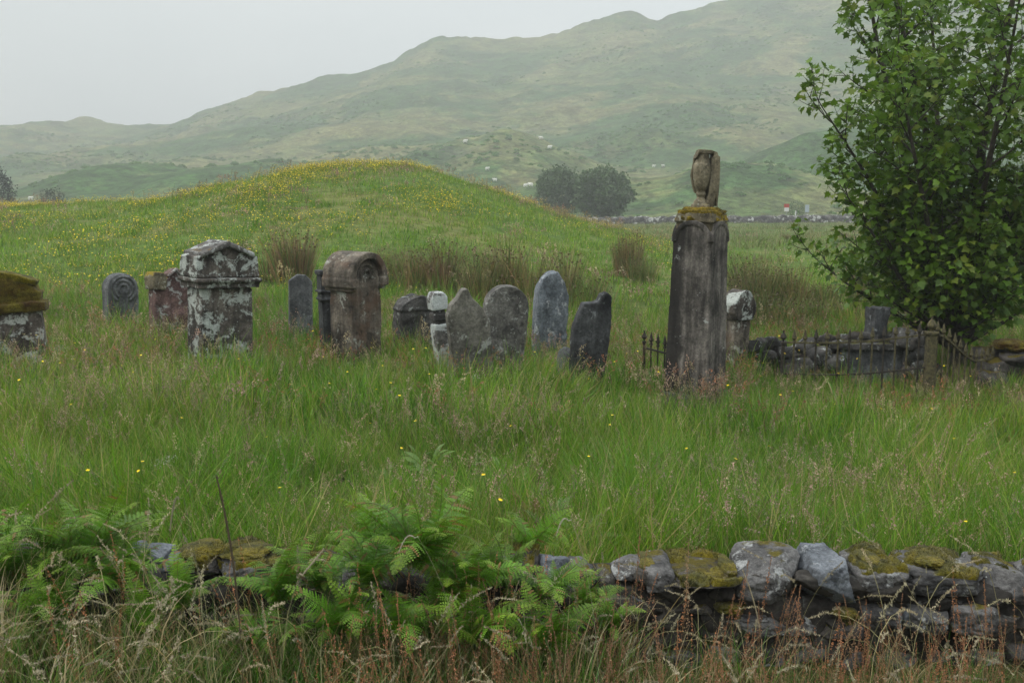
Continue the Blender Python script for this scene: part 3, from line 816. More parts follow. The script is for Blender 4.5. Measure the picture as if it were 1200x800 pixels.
bm = bmesh.new(); box(bm, -.225, .225, -.225, .225, Zs - .16, Zs + .05, 0, 0); box(bm, -.252, .252, -.252, .252, Zs - .02, Zs + .10, .03, .03); box(bm, -.185, .185, -.185, .185, Zs + .09, Zs + .125, .02, .02)
cpo = link('cap', solid('cap', bm, .012, 2, .010, 7, 42, .02), M['capstone'], t_)
mm = moss_over('moss', cpo.data, .022, 5, .42, .25, .008)
if mm: tag(link('moss', mm, M['capmoss'], cpo), None, None, None, 'stuff')
sh_ = [c for c in t_.children if c.name.startswith('shaft')][0]
mm = moss_over('moss', sh_.data, .020, 9, .02, .42, .008)
if mm: tag(link('moss', mm, M['capmoss'], sh_), None, None, None, 'stuff')
ug = bpy.data.objects.new('urn', None); COL.objects.link(ug); ug.parent = t_; ug.location = (0, 0, Zs + .115); ug.rotation_euler = (0, R(1), 0); ug.scale = (.82, .82, 1)
bm = bmesh.new(); box(bm, -.125, .125, -.125, .125, 0, .075, .0, .0)
lathe(bm, [(.118 * .9, .07), (.122, .095), (.10, .12), (.075, .135), (.062, .16), (.082, .175), (.088, .195), (.072, .21), (.07, .225), (.095, .25), (.125, .31), (.145, .38), (.156, .455), (.158, .50), (.15, .54), (.125, .56), (.122, .575), (.105, .60), (.098, .66), (.09, .675)], 28, .86, .86)
for v in bm.verts:
    if v.co.z > .08: v.co.x -= .022; v.co.y -= .016
link('vase', solid('vase', bm, .009, 2, .005, 9, 43, .01), M['urn'], ug)
bm = bmesh.new()                # cloth thrown over the mouth and hanging down the right-hand side
TOPU = topz(176, Y) - z - (Zs + .115)
a_ = R(35)
g = bmesh.new()
prism(g, [(-.145, TOPU - .085), (-.15, TOPU - .11), (-.125, TOPU - .09), (-.10, TOPU - .05), (.12, TOPU - .05), (.085, TOPU - .10), (.082, TOPU - .30), (.07, TOPU - .50), (.045, .14), (.05, .02), (.15, .02), (.175, .20), (.205, .22), (.215, TOPU - .30), (.205, TOPU - .12), (.165, TOPU - .02), (.08, TOPU), (-.10, TOPU)], -.085, .125)
prism(g, [(-.03, .30), (.03, .24), (.14, .20), (.19, .22), (.20, TOPU - .1), (.10, TOPU - .06), (.08, TOPU - .2)], .06, .155)
prism(g, [(-.17, TOPU - .30), (-.13, TOPU - .44), (-.10, .20), (.10, .18), (.16, TOPU - .2), (0, TOPU - .04), (-.13, TOPU - .06)], .085, .165)
for i in range(5):
    lathe(bm, [(.012, .05 + .04 * (i % 2)), (.020, .3), (.018, TOPU - .25), (.010, TOPU - .07)], 8)
    for v in bm.verts[-32:] if False else []: pass
    bm.verts.ensure_lookup_table()
    for v in bm.verts[-32:]:
        v.co.x += .195; v.co.y += -.09 + .05 * i
g.transform(Matrix.Identity(4))
mm = bpy.data.meshes.new('g'); g.to_mesh(mm); g.free(); bm.from_mesh(mm); bpy.data.meshes.remove(mm)
bm.transform(Matrix.Rotation(a_, 4, 'Z'))
link('drapery', solid('drapery', bm, .009, 2, .006, 9, 44, .01), M['urn'], ug)

# ================================================================== iron railings, rubble, chest tomb
def picket(bm, x, y, z0, z1, r=.013):
    prism_pts = 6
    def cyl(za, zb, ra, rb):
        vs = [[bm.verts.new((x + rr * math.cos(k * math.pi / 3), y + rr * math.sin(k * math.pi / 3), zz)) for k in range(6)] for zz, rr in ((za, ra), (zb, rb))]
        for k in range(6): bm.faces.new((vs[0][k], vs[0][(k + 1) % 6], vs[1][(k + 1) % 6], vs[1][k]))
        bm.faces.new(vs[0][::-1]); bm.faces.new(vs[1])
    cyl(z0, z1, r, r)
    cyl(z1 - .005, z1 + .03, r * 2.1, r * 1.7); cyl(z1 + .025, z1 + .06, r * .9, r * 2.4); cyl(z1 + .06, z1 + .115, r * 2.4, r * 1.5); cyl(z1 + .115, z1 + .175, r * 1.5, r * .25)
    for sx in (-1, 1):
        b = [bm.verts.new((x + sx * a, y + c, z1 + d)) for a, c, d in ((.006, -.008, .03), (.030, -.006, .055), (.036, 0, .085), (.018, .006, .06))]
        bm.faces.new(b)

def mesh_of(name, bm):
    bmesh.ops.recalc_face_normals(bm, faces=bm.faces)
    me = bpy.data.meshes.new(name); bm.to_mesh(me); bm.free(); return me

def bar(bm, a, b, r=.016):
    a, b = Vector(a), Vector(b); d = b - a
    g = bmesh.new(); bmesh.ops.create_cube(g, size=1.)
    g.transform(Matrix.Translation((a + b) / 2) @ d.to_track_quat('X', 'Z').to_matrix().to_4x4() @ Matrix.Diagonal((d.length, r * 2, r * 1.3, 1)))
    mm = bpy.data.meshes.new('g'); g.to_mesh(mm); g.free(); bm.from_mesh(mm); bpy.data.meshes.remove(mm)

def fence_post(parent, x, y, z0, z1, wid, mat, ball=.05):
    bm = bmesh.new(); box(bm, x - wid, x + wid, y - wid, y + wid, z0, z1, wid * .1, wid * .1); box(bm, x - wid * 1.25, x + wid * 1.25, y - wid * 1.25, y + wid * 1.25, z1 - .01, z1 + .03)
    p = link('post', solid('post', bm, .010, 1, .003, 9, 3), mat, parent)
    bm = bmesh.new(); lathe(bm, [(wid * .5, z1 + .02), (wid * .45, z1 + .05), (ball, z1 + .05 + ball * .7), (ball * 1.02, z1 + .05 + ball), (ball * .7, z1 + .05 + ball * 1.8), (.012, z1 + .06 + ball * 2.1), (.012, z1 + .08 + ball * 2.4)], 14)
    for v in bm.verts: v.co.x += x; v.co.y += y
    link('finial', mesh_of('finial', bm), mat, p)
    return p

Y0 = 13.1; xa, _ = at(918, 400, Y0); xb, _ = at(1091, 400, 12.4); ya, yb = Y0, 12.4
t_ = thing('iron_railing', 'rusted iron railing with spear heads and a stout corner post, sagging towards the tree', 'railing', (0, 0, 0))
xc, _ = at(1166, 420, 13.5); yc = 13.5
za = at(918, 401, ya)[1]; zb = at(1091, 391, yb)[1]; zc = at(1166, 419, yc)[1]
fence_post(t_, xa, ya, gz(xa, ya) - .05, za - .02, .024, M['iron'], .042)
fence_post(t_, xb, yb, gz(xb, yb) - .05, zb, .060, M['ironlichen'], .058)
NP = 13
rail = bmesh.new(); lrail = bmesh.new(); prev = None
for i in range(NP * 2 + 1):
    u = i / (NP * 2); p = (xa + (xb - xa) * u, ya + (yb - ya) * u, za + (zb - za) * u - .05 * math.sin(math.pi * u))
    if prev: bar(rail, prev, p); bar(lrail, (prev[0], prev[1], prev[2] - .42), (p[0], p[1], p[2] - .42))
    prev = p
link('rail', mesh_of('rail', rail), M['ironlichen'], t_); link('rail', mesh_of('rail', lrail), M['iron'], t_)
for i in range(1, NP):
    u = i / NP; x, y = xa + (xb - xa) * u, ya + (yb - ya) * u; zt = za + (zb - za) * u - .05 * math.sin(math.pi * u)
    bm = bmesh.new(); picket(bm, x, y, gz(x, y) - .02, zt + random.uniform(-.012, .012)); link('picket', mesh_of('picket', bm), M['ironlichen' if i % 3 else 'iron'], t_)
rail = bmesh.new(); prev = None; NQ = 11
def sag(u): return (xb + (xc - xb) * u, yb + (yc - yb) * u, zb + .0 - (zb - zc) * (sm(0, .75, np.array(u)) * 1.0))
for i in range(23):
    p = sag(i / 22); p = (p[0], p[1], float(p[2]))
    if prev: bar(rail, prev, p, .016)
    prev = p
link('rail', mesh_of('rail', rail), M['ironlichen'], t_)
for i in range(1, NQ + 1):
    p = sag(i / (NQ + .5)); bm = bmesh.new(); picket(bm, p[0], p[1], gz(p[0], p[1]) - .02, float(p[2]), .012); link('picket', mesh_of('picket', bm), M['ironlichen'], t_)

# a short run of railing left standing left of the monument
t_ = thing('iron_railing', 'short stub of black iron railing with spear heads in the grass left of the monument', 'railing', (0, 0, 0))
Yr = 13.0; rail = bmesh.new(); pts = []
for i, px in enumerate((755, 763, 771, 779, 787)):
    y = Yr - .06 * i; x, zt = at(px, 402 + 2 * i, y)
    if i == 0: fence_post(t_, x, y, gz(x, y) - .05, zt, .02, M['iron'], .036)
    else:
        bm = bmesh.new(); picket(bm, x, y, gz(x, y) - .02, zt, .011); link('picket', mesh_of('picket', bm), M['iron'], t_)
    pts.append((x, y, zt - .06))
for a, b in zip(pts, pts[1:]): bar(rail, a, b)
link('rail', mesh_of('rail', rail), M['iron'], t_)

# chest tomb front inside the railing
Y = 13.6
xl, zt = at(986, 404, Y); xr, _ = at(1058, 404, Y); z0 = gz((xl + xr) / 2, Y) - .05
t_ = thing('chest_tomb', 'grey chest tomb with a plain front slab, sunk in rubble behind the iron railing', 'tomb', ((xl + xr) / 2, Y, z0), (0, 0, R(-4)))
hw = (xr - xl) / 2; hh = zt - z0
bm = bmesh.new(); box(bm, -hw, hw, 0, .5, 0, hh - .07); link('front_slab', solid('front_slab', bm, .016, 2, .008, 5, 51, .02), M['grey'], t_)
bm = bmesh.new(); box(bm, -hw - .05, hw + .07, -.06, .58, hh - .07, hh + .02); link('lid', solid('lid', bm, .014, 2, .012, 5, 52, .03), M['rubble'], t_)
bm = bmesh.new(); box(bm, hw - .02, hw + .14, -.05, .3, 0, hh - .06); link('corner_pier', solid('corner_pier', bm, .014, 2, .01, 5, 53, .02), M['dark'], t_)

# broken dark post on the rubble
Y = 13.9; x, zt = at(1028, 361, Y); z0 = at(1028, 404, Y)[1]
bm = bmesh.new(); prism(bm, [(-.125, -.25), (.125, -.25), (.12, .40), (.135, zt - z0 + .02), (.05, zt - z0 - .02), (.0, zt - z0 + .03), (-.06, zt - z0 + .0), (-.125, zt - z0 + .02)], -.11, .11)
tag(link('broken_pillar', solid('broken_pillar', bm, .012, 2, .014, 6, 55, .05), M['dark'], None, (x, Y, z0), (0, R(1), R(20))), 'dark broken pillar stump standing on the rubble behind the iron railing', 'broken pillar')

def rubble_heap(label, spec, mat='rubble', name='rubble_wall', cat='rubble wall'):
    t_ = thing(name, label, cat, (0, 0, 0))
    for i, (px, py0, py1, Y, wpx, s) in enumerate(spec):
        x, z1 = at(px, py0, Y); z0 = at(px, py1, Y)[1]; wd = wpx * Y / F
        link('stone', rock('stone', wd, max(.08, z1 - z0), wd * random.uniform(.7, 1.1), s, 3, 9), M[mat if (s % 4) else 'wall3'], t_, (x, Y, z0), (random.uniform(-.1, .1), random.uniform(-.15, .15), random.uniform(-.4, .4)))
    return t_
sp_ = []
rs = random.Random(5)
for i in range(46):            # long low heap: pixel column, top, bottom, distance, width
    px = 930 + (i * 37) % 160; h = 388 if px > 985 else 398 - (px - 930) * .12
    top = rs.uniform(h - 3, h + 26); Y = 14.0 + rs.uniform(-.2, .5) if 985 < px < 1060 else 13.5 + rs.uniform(0, .6)
    sp_.append((px, top, top + rs.uniform(12, 20), Y, rs.uniform(14, 30), 200 + i))
for px, a in ((960, 405), (975, 415), (945, 418), (1072, 405), (1080, 420), (1066, 428), (932, 425), (1000, 387), (1012, 392), (1046, 388), (1060, 384), (1070, 390)):
    sp_.append((px, a, a + 24, 13.55 if not 985 < px < 1060 else 14.1, 30, 260 + px % 50))
for i in range(26):
    px = 932 + i * 6.2; sp_.append((px, 420 + rs.uniform(-4, 4), 452, 13.9 + rs.uniform(0, .3), 30, 300 + i))
rubble_heap('tumbled dark rubble wall spotted with pale lichen, behind the iron railing', sp_)
sp_ = []
for px, a in ((872, 402), (882, 398), (893, 395), (903, 394), (913, 397), (878, 412), (890, 410), (902, 410), (914, 412), (922, 405), (885, 424), (900, 424), (914, 424)):
    sp_.append((px, a, a + 17, 13.7 + rs.uniform(-.1, .2), 19, 400 + int(px)))
rubble_heap('low row of pale lichened stones between the monument and the iron railing', sp_)
sp_ = []
for i in range(34):
    px = 1160 + (i * 23) % 110; top = rs.uniform(0, 1); a = 402 + top * 38 - max(0, px - 1180) * .12
    sp_.append((px, a, a + 24, 13.2 + rs.uniform(0, .8), rs.uniform(24, 42), 500 + i))
t_ = rubble_heap('dark mossy rubble wall under the tree at the right edge of the churchyard', sp_, 'wall3')
for px, py, w_ in ((1186, 402, .5), (1235, 400, .6)):
    x, z1 = at(px, py, 13.5); link('moss', cushion('moss', w_, .11, .45, px), M['rustmoss'], t_, (x, 13.5, z1 - .05))

# ================================================================== the drystone wall in front
WY = 4.62
W_ = thing('drystone_wall', 'low drystone wall of mossy lichened boulders across the foreground', 'stone wall', (0, 0, 0))
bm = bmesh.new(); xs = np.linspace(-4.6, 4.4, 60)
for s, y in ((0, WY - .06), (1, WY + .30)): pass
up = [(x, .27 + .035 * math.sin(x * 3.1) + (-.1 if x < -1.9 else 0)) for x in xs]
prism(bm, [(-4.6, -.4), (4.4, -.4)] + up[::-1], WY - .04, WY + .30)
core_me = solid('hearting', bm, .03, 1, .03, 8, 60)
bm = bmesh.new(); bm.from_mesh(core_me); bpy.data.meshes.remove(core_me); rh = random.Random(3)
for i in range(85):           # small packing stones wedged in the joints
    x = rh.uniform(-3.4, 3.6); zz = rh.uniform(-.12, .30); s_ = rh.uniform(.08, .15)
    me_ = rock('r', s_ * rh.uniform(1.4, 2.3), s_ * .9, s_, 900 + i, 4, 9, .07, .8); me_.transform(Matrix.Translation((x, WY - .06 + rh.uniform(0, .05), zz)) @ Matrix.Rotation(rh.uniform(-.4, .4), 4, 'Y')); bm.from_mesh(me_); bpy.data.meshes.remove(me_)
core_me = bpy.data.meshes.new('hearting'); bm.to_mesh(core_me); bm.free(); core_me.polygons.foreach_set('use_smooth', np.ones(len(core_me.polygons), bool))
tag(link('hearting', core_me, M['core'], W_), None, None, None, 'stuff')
def wall_stone(x0, x1, y0, y1, s, mat, dy=0., depth=None, moss=0, cuts=9, blocky=.6, rough=.05):
    Y = WY + dy
    a, _ = at(x0, y0, Y); b, _ = at(x1, y0, Y); d = depth or min(.45, max(.2, (b - a) * 1.1))
    zt = at(x0, y0 + 13, Y + d * .25)[1] - .012 * moss; zb = at(x0, y1 + 8, Y - d * .1)[1]
    w, h = (b - a) * 1.07, (zt - zb) * 1.04
    o = link('stone', rock('stone', w, h, d, s, 5 if w > .14 else 4, cuts, rough, blocky), M[mat], W_, ((a + b) / 2, Y + d * .3, zb - h * .02), (0, 0, random.uniform(-.12, .12)))
    if moss:
        mm = moss_over('moss', o.data, .014 + .010 * moss, s, .02 + .10 * moss, .52)
        if mm: tag(link('moss', mm, M['moss'], o), None, None, None, 'stuff')
    return o
for a in ((700, 722, 650, 690, 601, 'wall3'), (718, 756, 642, 672, 602, 'wall1'), (722, 756, 672, 705, 622, 'wall2'), (755, 792, 644, 694, 603, 'wall1', -.03, .35, 0, 5, .6), (786, 868, 650, 682, 604, 'wall3', -.05, .5, 1, 7, .5),
          (868, 948, 634, 700, 605, 'wall1', -.04, .45, 0, 5, .62), (947, 1004, 636, 700, 657, 'wall2', -.02, .42, 0, 4, .75), (1004, 1063, 640, 692, 607, 'wall1', -.02, .4, 1, 5, .6), (1062, 1162, 640, 692, 608, 'wall1', -.02, .42, 1, 5, .55),
          (1158, 1212, 643, 702, 609, 'wall1', .0, .4, 1, 5, .6), (1210, 1280, 640, 700, 610, 'wall1', 0, .4, 1), (1278, 1350, 640, 700, 611, 'wall2', 0, .4),
          (790, 845, 684, 712, 612, 'wall3', -.02, .3), (842, 874, 690, 712, 613, 'wall3', -.02, .3, 1), (846, 900, 700, 724, 623, 'wall1', -.05), (862, 922, 704, 742, 614, 'wall1', -.06, .3, 0, 5, .65), (918, 962, 700, 738, 615, 'wall1', -.05), (958, 1014, 704, 748, 616, 'wall3', -.07, .3, 1),
          (1011, 1058, 690, 740, 617, 'wall1', -.07, .3, 0, 5, .65), (1054, 1072, 694, 730, 618, 'wall2', -.05), (1068, 1116, 686, 738, 619, 'wall1', -.07, .4, 0, 5, .65), (1112, 1166, 684, 738, 629, 'wall1', -.07, .4, 0, 5, .65), (1160, 1206, 702, 742, 620, 'wall3', -.05), (1204, 1290, 700, 745, 621, 'wall1'),
          # left part, half under the ferns
          (138, 166, 624, 650, 630, 'wall2'), (164, 194, 626, 652, 631, 'wall2', -.02), (186, 212, 636, 664, 632, 'wall2', -.04), (208, 256, 630, 672, 633, 'wall3', .0, .4, 2, 9, .3), (252, 312, 630, 684, 634, 'wall1', -.02, .42, 1), (308, 350, 636, 690, 635, 'wall3', 0, .4, 1),
          (346, 392, 640, 690, 636, 'wall3', 0, .4, 1), (390, 440, 640, 700, 637, 'wall1'), (438, 500, 645, 700, 638, 'wall3'), (498, 560, 640, 700, 639, 'wall3'), (556, 604, 640, 690, 640, 'wall1', 0, .4), (600, 634, 632, 680, 641, 'wall3', -.02, .4, 1), (632, 668, 638, 690, 642, 'wall2'), (664, 702, 646, 690, 643, 'wall1'),
          (-160, -90, 622, 690, 650, 'wall1'), (-92, -20, 626, 690, 651, 'wall3', 0, .4, 1), (-22, 40, 628, 690, 652, 'wall1'), (38, 96, 630, 690, 653, 'wall3'), (92, 140, 634, 690, 654, 'wall1')):
    wall_stone(*a)
px = -150; i = 0
while px < 1330:               # lower courses
    w_ = rs.uniform(34, 78); y0 = rs.uniform(732, 744) if px > 690 else rs.uniform(684, 700)
    wall_stone(px, px + w_, y0, y0 + rs.uniform(38, 52), 700 + i, rs.choice(['wall1', 'wall3', 'wall1', 'wall2']), rs.uniform(-.09, -.03))
    px += w_ - 2; i += 1
for i in range(16):
    px = -100 + i * 88 + rs.uniform(-20, 20); wall_stone(px, px + rs.uniform(60, 90), 770, 830, 760 + i, rs.choice(['wall1', 'wall3']), -.03)
for px, py, w_, h_, s in ((228, 630, .22, .05, 5), (282, 632, .24, .04, 6), (330, 640, .22, .05, 7), (1094, 641, .17, .05, 10), (1026, 642, .10, .03, 12), (858, 650, .08, .04, 14), (985, 707, .14, .04, 17), (760, 645, .1, .03, 18), (850, 700, .14, .045, 19)):
    x, z1 = at(px, py, WY); link('moss', cushion('moss', w_, h_ * .6, .26, s), M['moss'], W_, (x, WY + (.10 if py < 670 else .0), z1 - h_ * .62 - (.065 if py < 670 else 0)))
# ================================================================== grasses
G1, G2, G3, G4 = (.108, .225, .024), (.158, .280, .034), (.225, .285, .070), (.070, .170, .028)
DRY, TAN, PINK, RED = (.32, .27, .14), (.40, .34, .22), (.38, .26, .21), (.32, .15, .085)

def tuft(N, rad, h, hv, width, lean, bend, cols, p=None, segs=4):
    a = Acc()
    r = rad * np.sqrt(RNG.uniform(0, 1, N)); th = RNG.uniform(0, 6.283, N)
    base = np.stack([r * np.cos(th), r * np.sin(th), np.full(N, -.03)], 1)
    L = h * RNG.uniform(1 - hv, 1 + hv * .5, N)
    ribbons(a, base, RNG.uniform(0, 6.283, N), L, width * RNG.uniform(.6, 1.3, N), np.abs(RNG.normal(0, lean, N)), np.abs(RNG.normal(bend, bend * .6, N)),
            jitter(pick(cols, N, p), 1) * 1. if N == 1 else pick(cols, N, p) * RNG.uniform(.65, 1.3, (N, 1)), segs)
    return a

def heads(a, N, rad, h, stemw, headlen, nsp, spread_, size, stemc, headc, droop=.5, elong=2.5):
    """flowering stems: thin stem and a plume of spikelets leaning over"""
    r = rad * np.sqrt(RNG.uniform(0, 1, N)); th = RNG.uniform(0, 6.283, N)
    for i in range(N):
        L = h * RNG.uniform(.7, 1.15); az = RNG.uniform(0, 6.283); le = abs(RNG.normal(0, .10)); dr = droop * RNG.uniform(.3, 1.3)
        p = np.array([r[i] * math.cos(th[i]), r[i] * math.sin(th[i]), 0.]); pts = [p]
        n = 8
        for k in range(n):
            t = (k + .5) / n; an = le + dr * t ** 2.5
            p = p + np.array([math.sin(an) * math.cos(az), math.sin(an) * math.sin(az), math.cos(an)]) * L / n; pts.append(p)
        pts = np.array(pts)
        sc_ = np.asarray(stemc) * RNG.uniform(.7, 1.25)
        f = RNG.uniform(0, 3.14); wv = np.array([math.cos(f), math.sin(f), 0]) * stemw * .5
        V = np.stack([pts + wv, pts - wv], 1).reshape(-1, 3)
        a.add(V, sc_[None], None, [(2 * k, 2 * k + 1, 2 * k + 3, 2 * k + 2) for k in range(n)])
        u = 1 - headlen / L * RNG.uniform(0, 1, nsp); u = np.clip(u, 0, 1)
        q = np.stack([np.interp(u * n, np.arange(n + 1), pts[:, c]) for c in range(3)], 1)
        q = q + RNG.normal(0, 1, (nsp, 3)) * spread_ * (np.clip((1 - u) / (headlen / L), .12, 1) ** .7)[:, None] * np.array([1, 1, .5])
        hc = np.asarray(headc) * RNG.uniform(.75, 1.25)
        flecks(a, q, size * RNG.uniform(.6, 1.4, nsp), hc[None] * RNG.uniform(.7, 1.3, (nsp, 1)), elong, .35)
    return a

MG = mat_plant('meadow_blades', trans=.45, spec=.5, rough=.42, wscale=.30, tint=((.74, .92, .66), (1.25, 1.10, 1.00)), rnd=.5)
MH = mat_plant('seed_heads', trans=.2, wscale=.5, tint=((.85, .85, .85), (1.1, 1.05, 1.0)), rnd=.4, rough=.8)
MR = mat_plant('rush_blades', trans=.12, wscale=.8, tint=((.8, .8, .8), (1.15, 1.1, 1.0)), rnd=.2, rough=.6)
MF = mat_plant('fern_fronds', trans=.38, wscale=1.2, tint=((.8, .9, .7), (1.15, 1.12, 1.0)), rnd=.4, rough=.5)

wall_gap = lambda x, y: 1. - ((y > WY - .22) & (y < WY + .40))
def clear_of(x, y):
    return np.ones_like(x)

# --- meadow between the wall and the stones
def lush(P): return (.92 + .55 * fbm2(P[:, 0] * .9, P[:, 1] * .9, 3, 88) + .25 * fbm2(P[:, 0] * 3, P[:, 1] * 3, 2, 89)).clip(.45, 1.45)[:, None]
fine = [tuft(40, .12, .48, .5, .0048, .20, .75, [G1, G2, G3, G4, DRY], [.31, .31, .15, .12, .11]).mesh('meadow_tuft') for _ in range(6)]
P = spread(WY + .42, 9.2, 62, pad=1.2)
scatter('meadow_grass', P, fine, MG, lush(P) * scl(len(P), .62, 1.12, .25), lodged(P, .15), 'long green meadow grass between the foreground wall and the gravestones', 'grass')
mid = [tuft(42, .17, .46, .5, .0072, .20, .7, [G1, G2, G3, G4, DRY], [.30, .30, .17, .13, .10]).mesh('far_meadow_tuft') for _ in range(6)]
P = spread(9.0, 19.5, 34, pad=1.5, fn=lambda x, y: 1 - .6 * sm(15, 19, y))
scatter('meadow_grass', P, mid, MG, lush(P) * (1 - .35 * sm(2.6, 3.4, P[:, 0]) * sm(10.6, 11.6, P[:, 1]) * (1 - sm(14, 15, P[:, 1])))[:, None] * scl(len(P), .72, 1.25, .25), lodged(P, .15), 'long green meadow grass growing round the gravestones', 'grass')
# flowering heads, thickest in drifts and round the stones
hd = []
for c, st in ((PINK, (.17, .14, .07)), (TAN, (.20, .18, .09)), (PINK, (.16, .11, .06)), ((.24, .20, .15), (.12, .15, .05)), ((.36, .26, .22), (.2, .15, .08))):
    for _ in range(2): hd.append(heads(Acc(), 4, .18, .60, .0020, .16, 44, .022, .0044, st, c, .8).mesh('seed_head_tuft'))
def drift(x, y): return np.clip((fbm2(x * .55, y * .55, 3, 44) + .12) * 1.9, .10, 1)
P = spread(WY + .5, 9.5, 22, pad=1.2, fn=drift)
scatter('seeding_grass', P, hd, MH, scl(len(P), .75, 1.15, .2), rots(len(P), .14), 'pale pink and tan seed heads standing over the meadow', 'grass')
hd2 = []
for c, st in ((PINK, (.17, .14, .07)), (TAN, (.20, .18, .09)), (RED, (.16, .09, .05)), ((.24, .18, .13), (.16, .13, .06))):
    for _ in range(2): hd2.append(heads(Acc(), 6, .26, .56, .0038, .15, 26, .026, .0080, st, c, .7).mesh('far_seed_head_tuft'))
def drift2(x, y): return np.clip(drift(x, y) * .6 + .75 * sm(10.2, 12.2, y) * (1 - sm(15.5, 18, y)) * np.clip(.65 + fbm2(x * .8, y * .8, 2, 71), .1, 1) + .35 * sm(1.5, 4, x) * sm(9, 11, y), 0, 1)
def low(P): return (1 - .42 * sm(2.6, 3.4, P[:, 0]) * sm(10.6, 11.6, P[:, 1]) * (1 - sm(14, 15, P[:, 1])))[:, None]
P = spread(9.3, 18.5, 15, pad=1.5, fn=drift2)
scatter('seeding_grass', P, hd2, MH, low(P) * scl(len(P), .65, 1.1, .2), rots(len(P), .14), 'brown and pinkish seed heads thick among the gravestones', 'grass')

# --- the grassy mound and the pasture behind
far = [tuft(34, .30, .19, .5, .013, .25, .6, [G1, G2, G3, G4, TAN], [.30, .30, .20, .12, .08], 3).mesh('mound_tuft') for _ in range(5)]
P = spread(18.5, 66, 6.8, pad=2.5, fn=lambda x, y: (1 - .45 * sm(24, 50, y)) * (1 - .75 * sm(4.5, 8, x) * sm(24, 32, y)))
scatter('mound_grass', P, far, mat_plant('mound_blades', trans=.3, wscale=.16, tint=((.78, .92, .60), (1.40, 1.20, 1.10)), rnd=.35), scl(len(P), .6, 1.25, .3), rots(len(P), .12), 'bright rough grass covering the rounded mound behind the graves', 'grass')
vf = [tuft(26, .8, .42, .5, .05, .35, .6, [(.15, .20, .07), (.19, .215, .09), (.25, .23, .13)], None, 3).mesh('pasture_tuft') for _ in range(4)]
P = spread(27, 190, .75, pad=4, fn=lambda x, y: np.clip(.6 + .9 * fbm2(x / 9, y / 9, 3, 3), .1, 1) * np.where(y < 70, sm(4.5, 8, x), x > -30 - y * .1))
scatter('pasture_grass', P, vf, mat_plant('pasture_blades', trans=.25, wscale=.05, tint=((.8, .92, .7), (1.2, 1.08, 1.0)), rnd=.3), scl(len(P), .5, 1.0, .3), rots(len(P), .1), 'pale grass of the wet pasture in front of the far field wall', 'grass')
# hazy brownish flowering tops along the mound
hd3 = [heads(Acc(), 8, .45, .46, .008, .14, 14, .04, .02, (.18, .15, .07), c, .4).mesh('mound_seed_heads') for c in (PINK, TAN, DRY)]
P = spread(19, 62, .95, pad=2.5, fn=lambda x, y: np.clip(.25 + 1.2 * fbm2(x / 6, y / 6, 3, 9), 0, 1))
scatter('seeding_grass', P, hd3, MH, scl(len(P), .6, 1.2, .3), rots(len(P), .12), 'thin brown seed heads along the crest and flanks of the mound', 'grass')

# --- broad-leaved herbs and white bedstraw among the blades
def herb(n, h, col):
    a = Acc()
    for i in range(n):
        az = RNG.uniform(0, 6.283); L = h * RNG.uniform(.6, 1.1); le = RNG.uniform(.2, .9); f = np.array([math.cos(az), math.sin(az)])
        c = np.asarray(col) * RNG.uniform(.7, 1.25); sd = np.array([-f[1], f[0], 0]); pts = []
        p = np.zeros(3); 
        for k in range(6):
            an = le + .9 * (k / 5) ** 1.5; p = p + np.array([f[0] * math.sin(an), f[1] * math.sin(an), math.cos(an)]) * L / 6; pts.append(p.copy())
        wd = np.array([.1, .35, .8, 1., .7, .05]) * L * .085
        V = np.concatenate([np.stack([q + sd * w_ + np.array([0, 0, .25 * w_]), q, q - sd * w_ + np.array([0, 0, .25 * w_])]) for q, w_ in zip(pts, wd)])
        a.add(V, c[None], None, [(3 * k + j, 3 * k + j + 1, 3 * k + j + 4, 3 * k + j + 3) for k in range(5) for j in (0, 1)])
    return a.mesh('herb')
P = spread(WY + .75, 15, 4.5, pad=1.2, fn=lambda x, y: np.clip(.2 + fbm2(x * .8, y * .8, 3, 141) * 1.6, .02, 1))
scatter('herbs', P, [herb(10, .27, c) for c in ((.10, .19, .035), (.13, .22, .05), (.085, .17, .045), (.19, .15, .06))], MG, scl(len(P), .6, 1.2), rots(len(P), .2), 'broad dock and sorrel leaves among the meadow grass', 'plants')
wb = []
for _ in range(3):
    a = Acc(); m = 260; q = RNG.normal(0, .05, (m, 3)) * np.array([1, 1, .5]) + np.array([0, 0, .42]); flecks(a, q, .0045, np.full((m, 3), .5) * RNG.uniform(.8, 1.15, (m, 1)), 1.3)
    wb.append(a.mesh('bedstraw'))
P = spread(WY + .9, 13, .22, pad=1.2, fn=lambda x, y: np.clip(fbm2(x * .7, y * .7, 3, 151) * 2, 0, 1))
scatter('bedstraw', P, wb, MH, scl(len(P), .6, 1.2), rots(len(P), .2), 'small clouds of white flowers in the meadow', 'flowers')

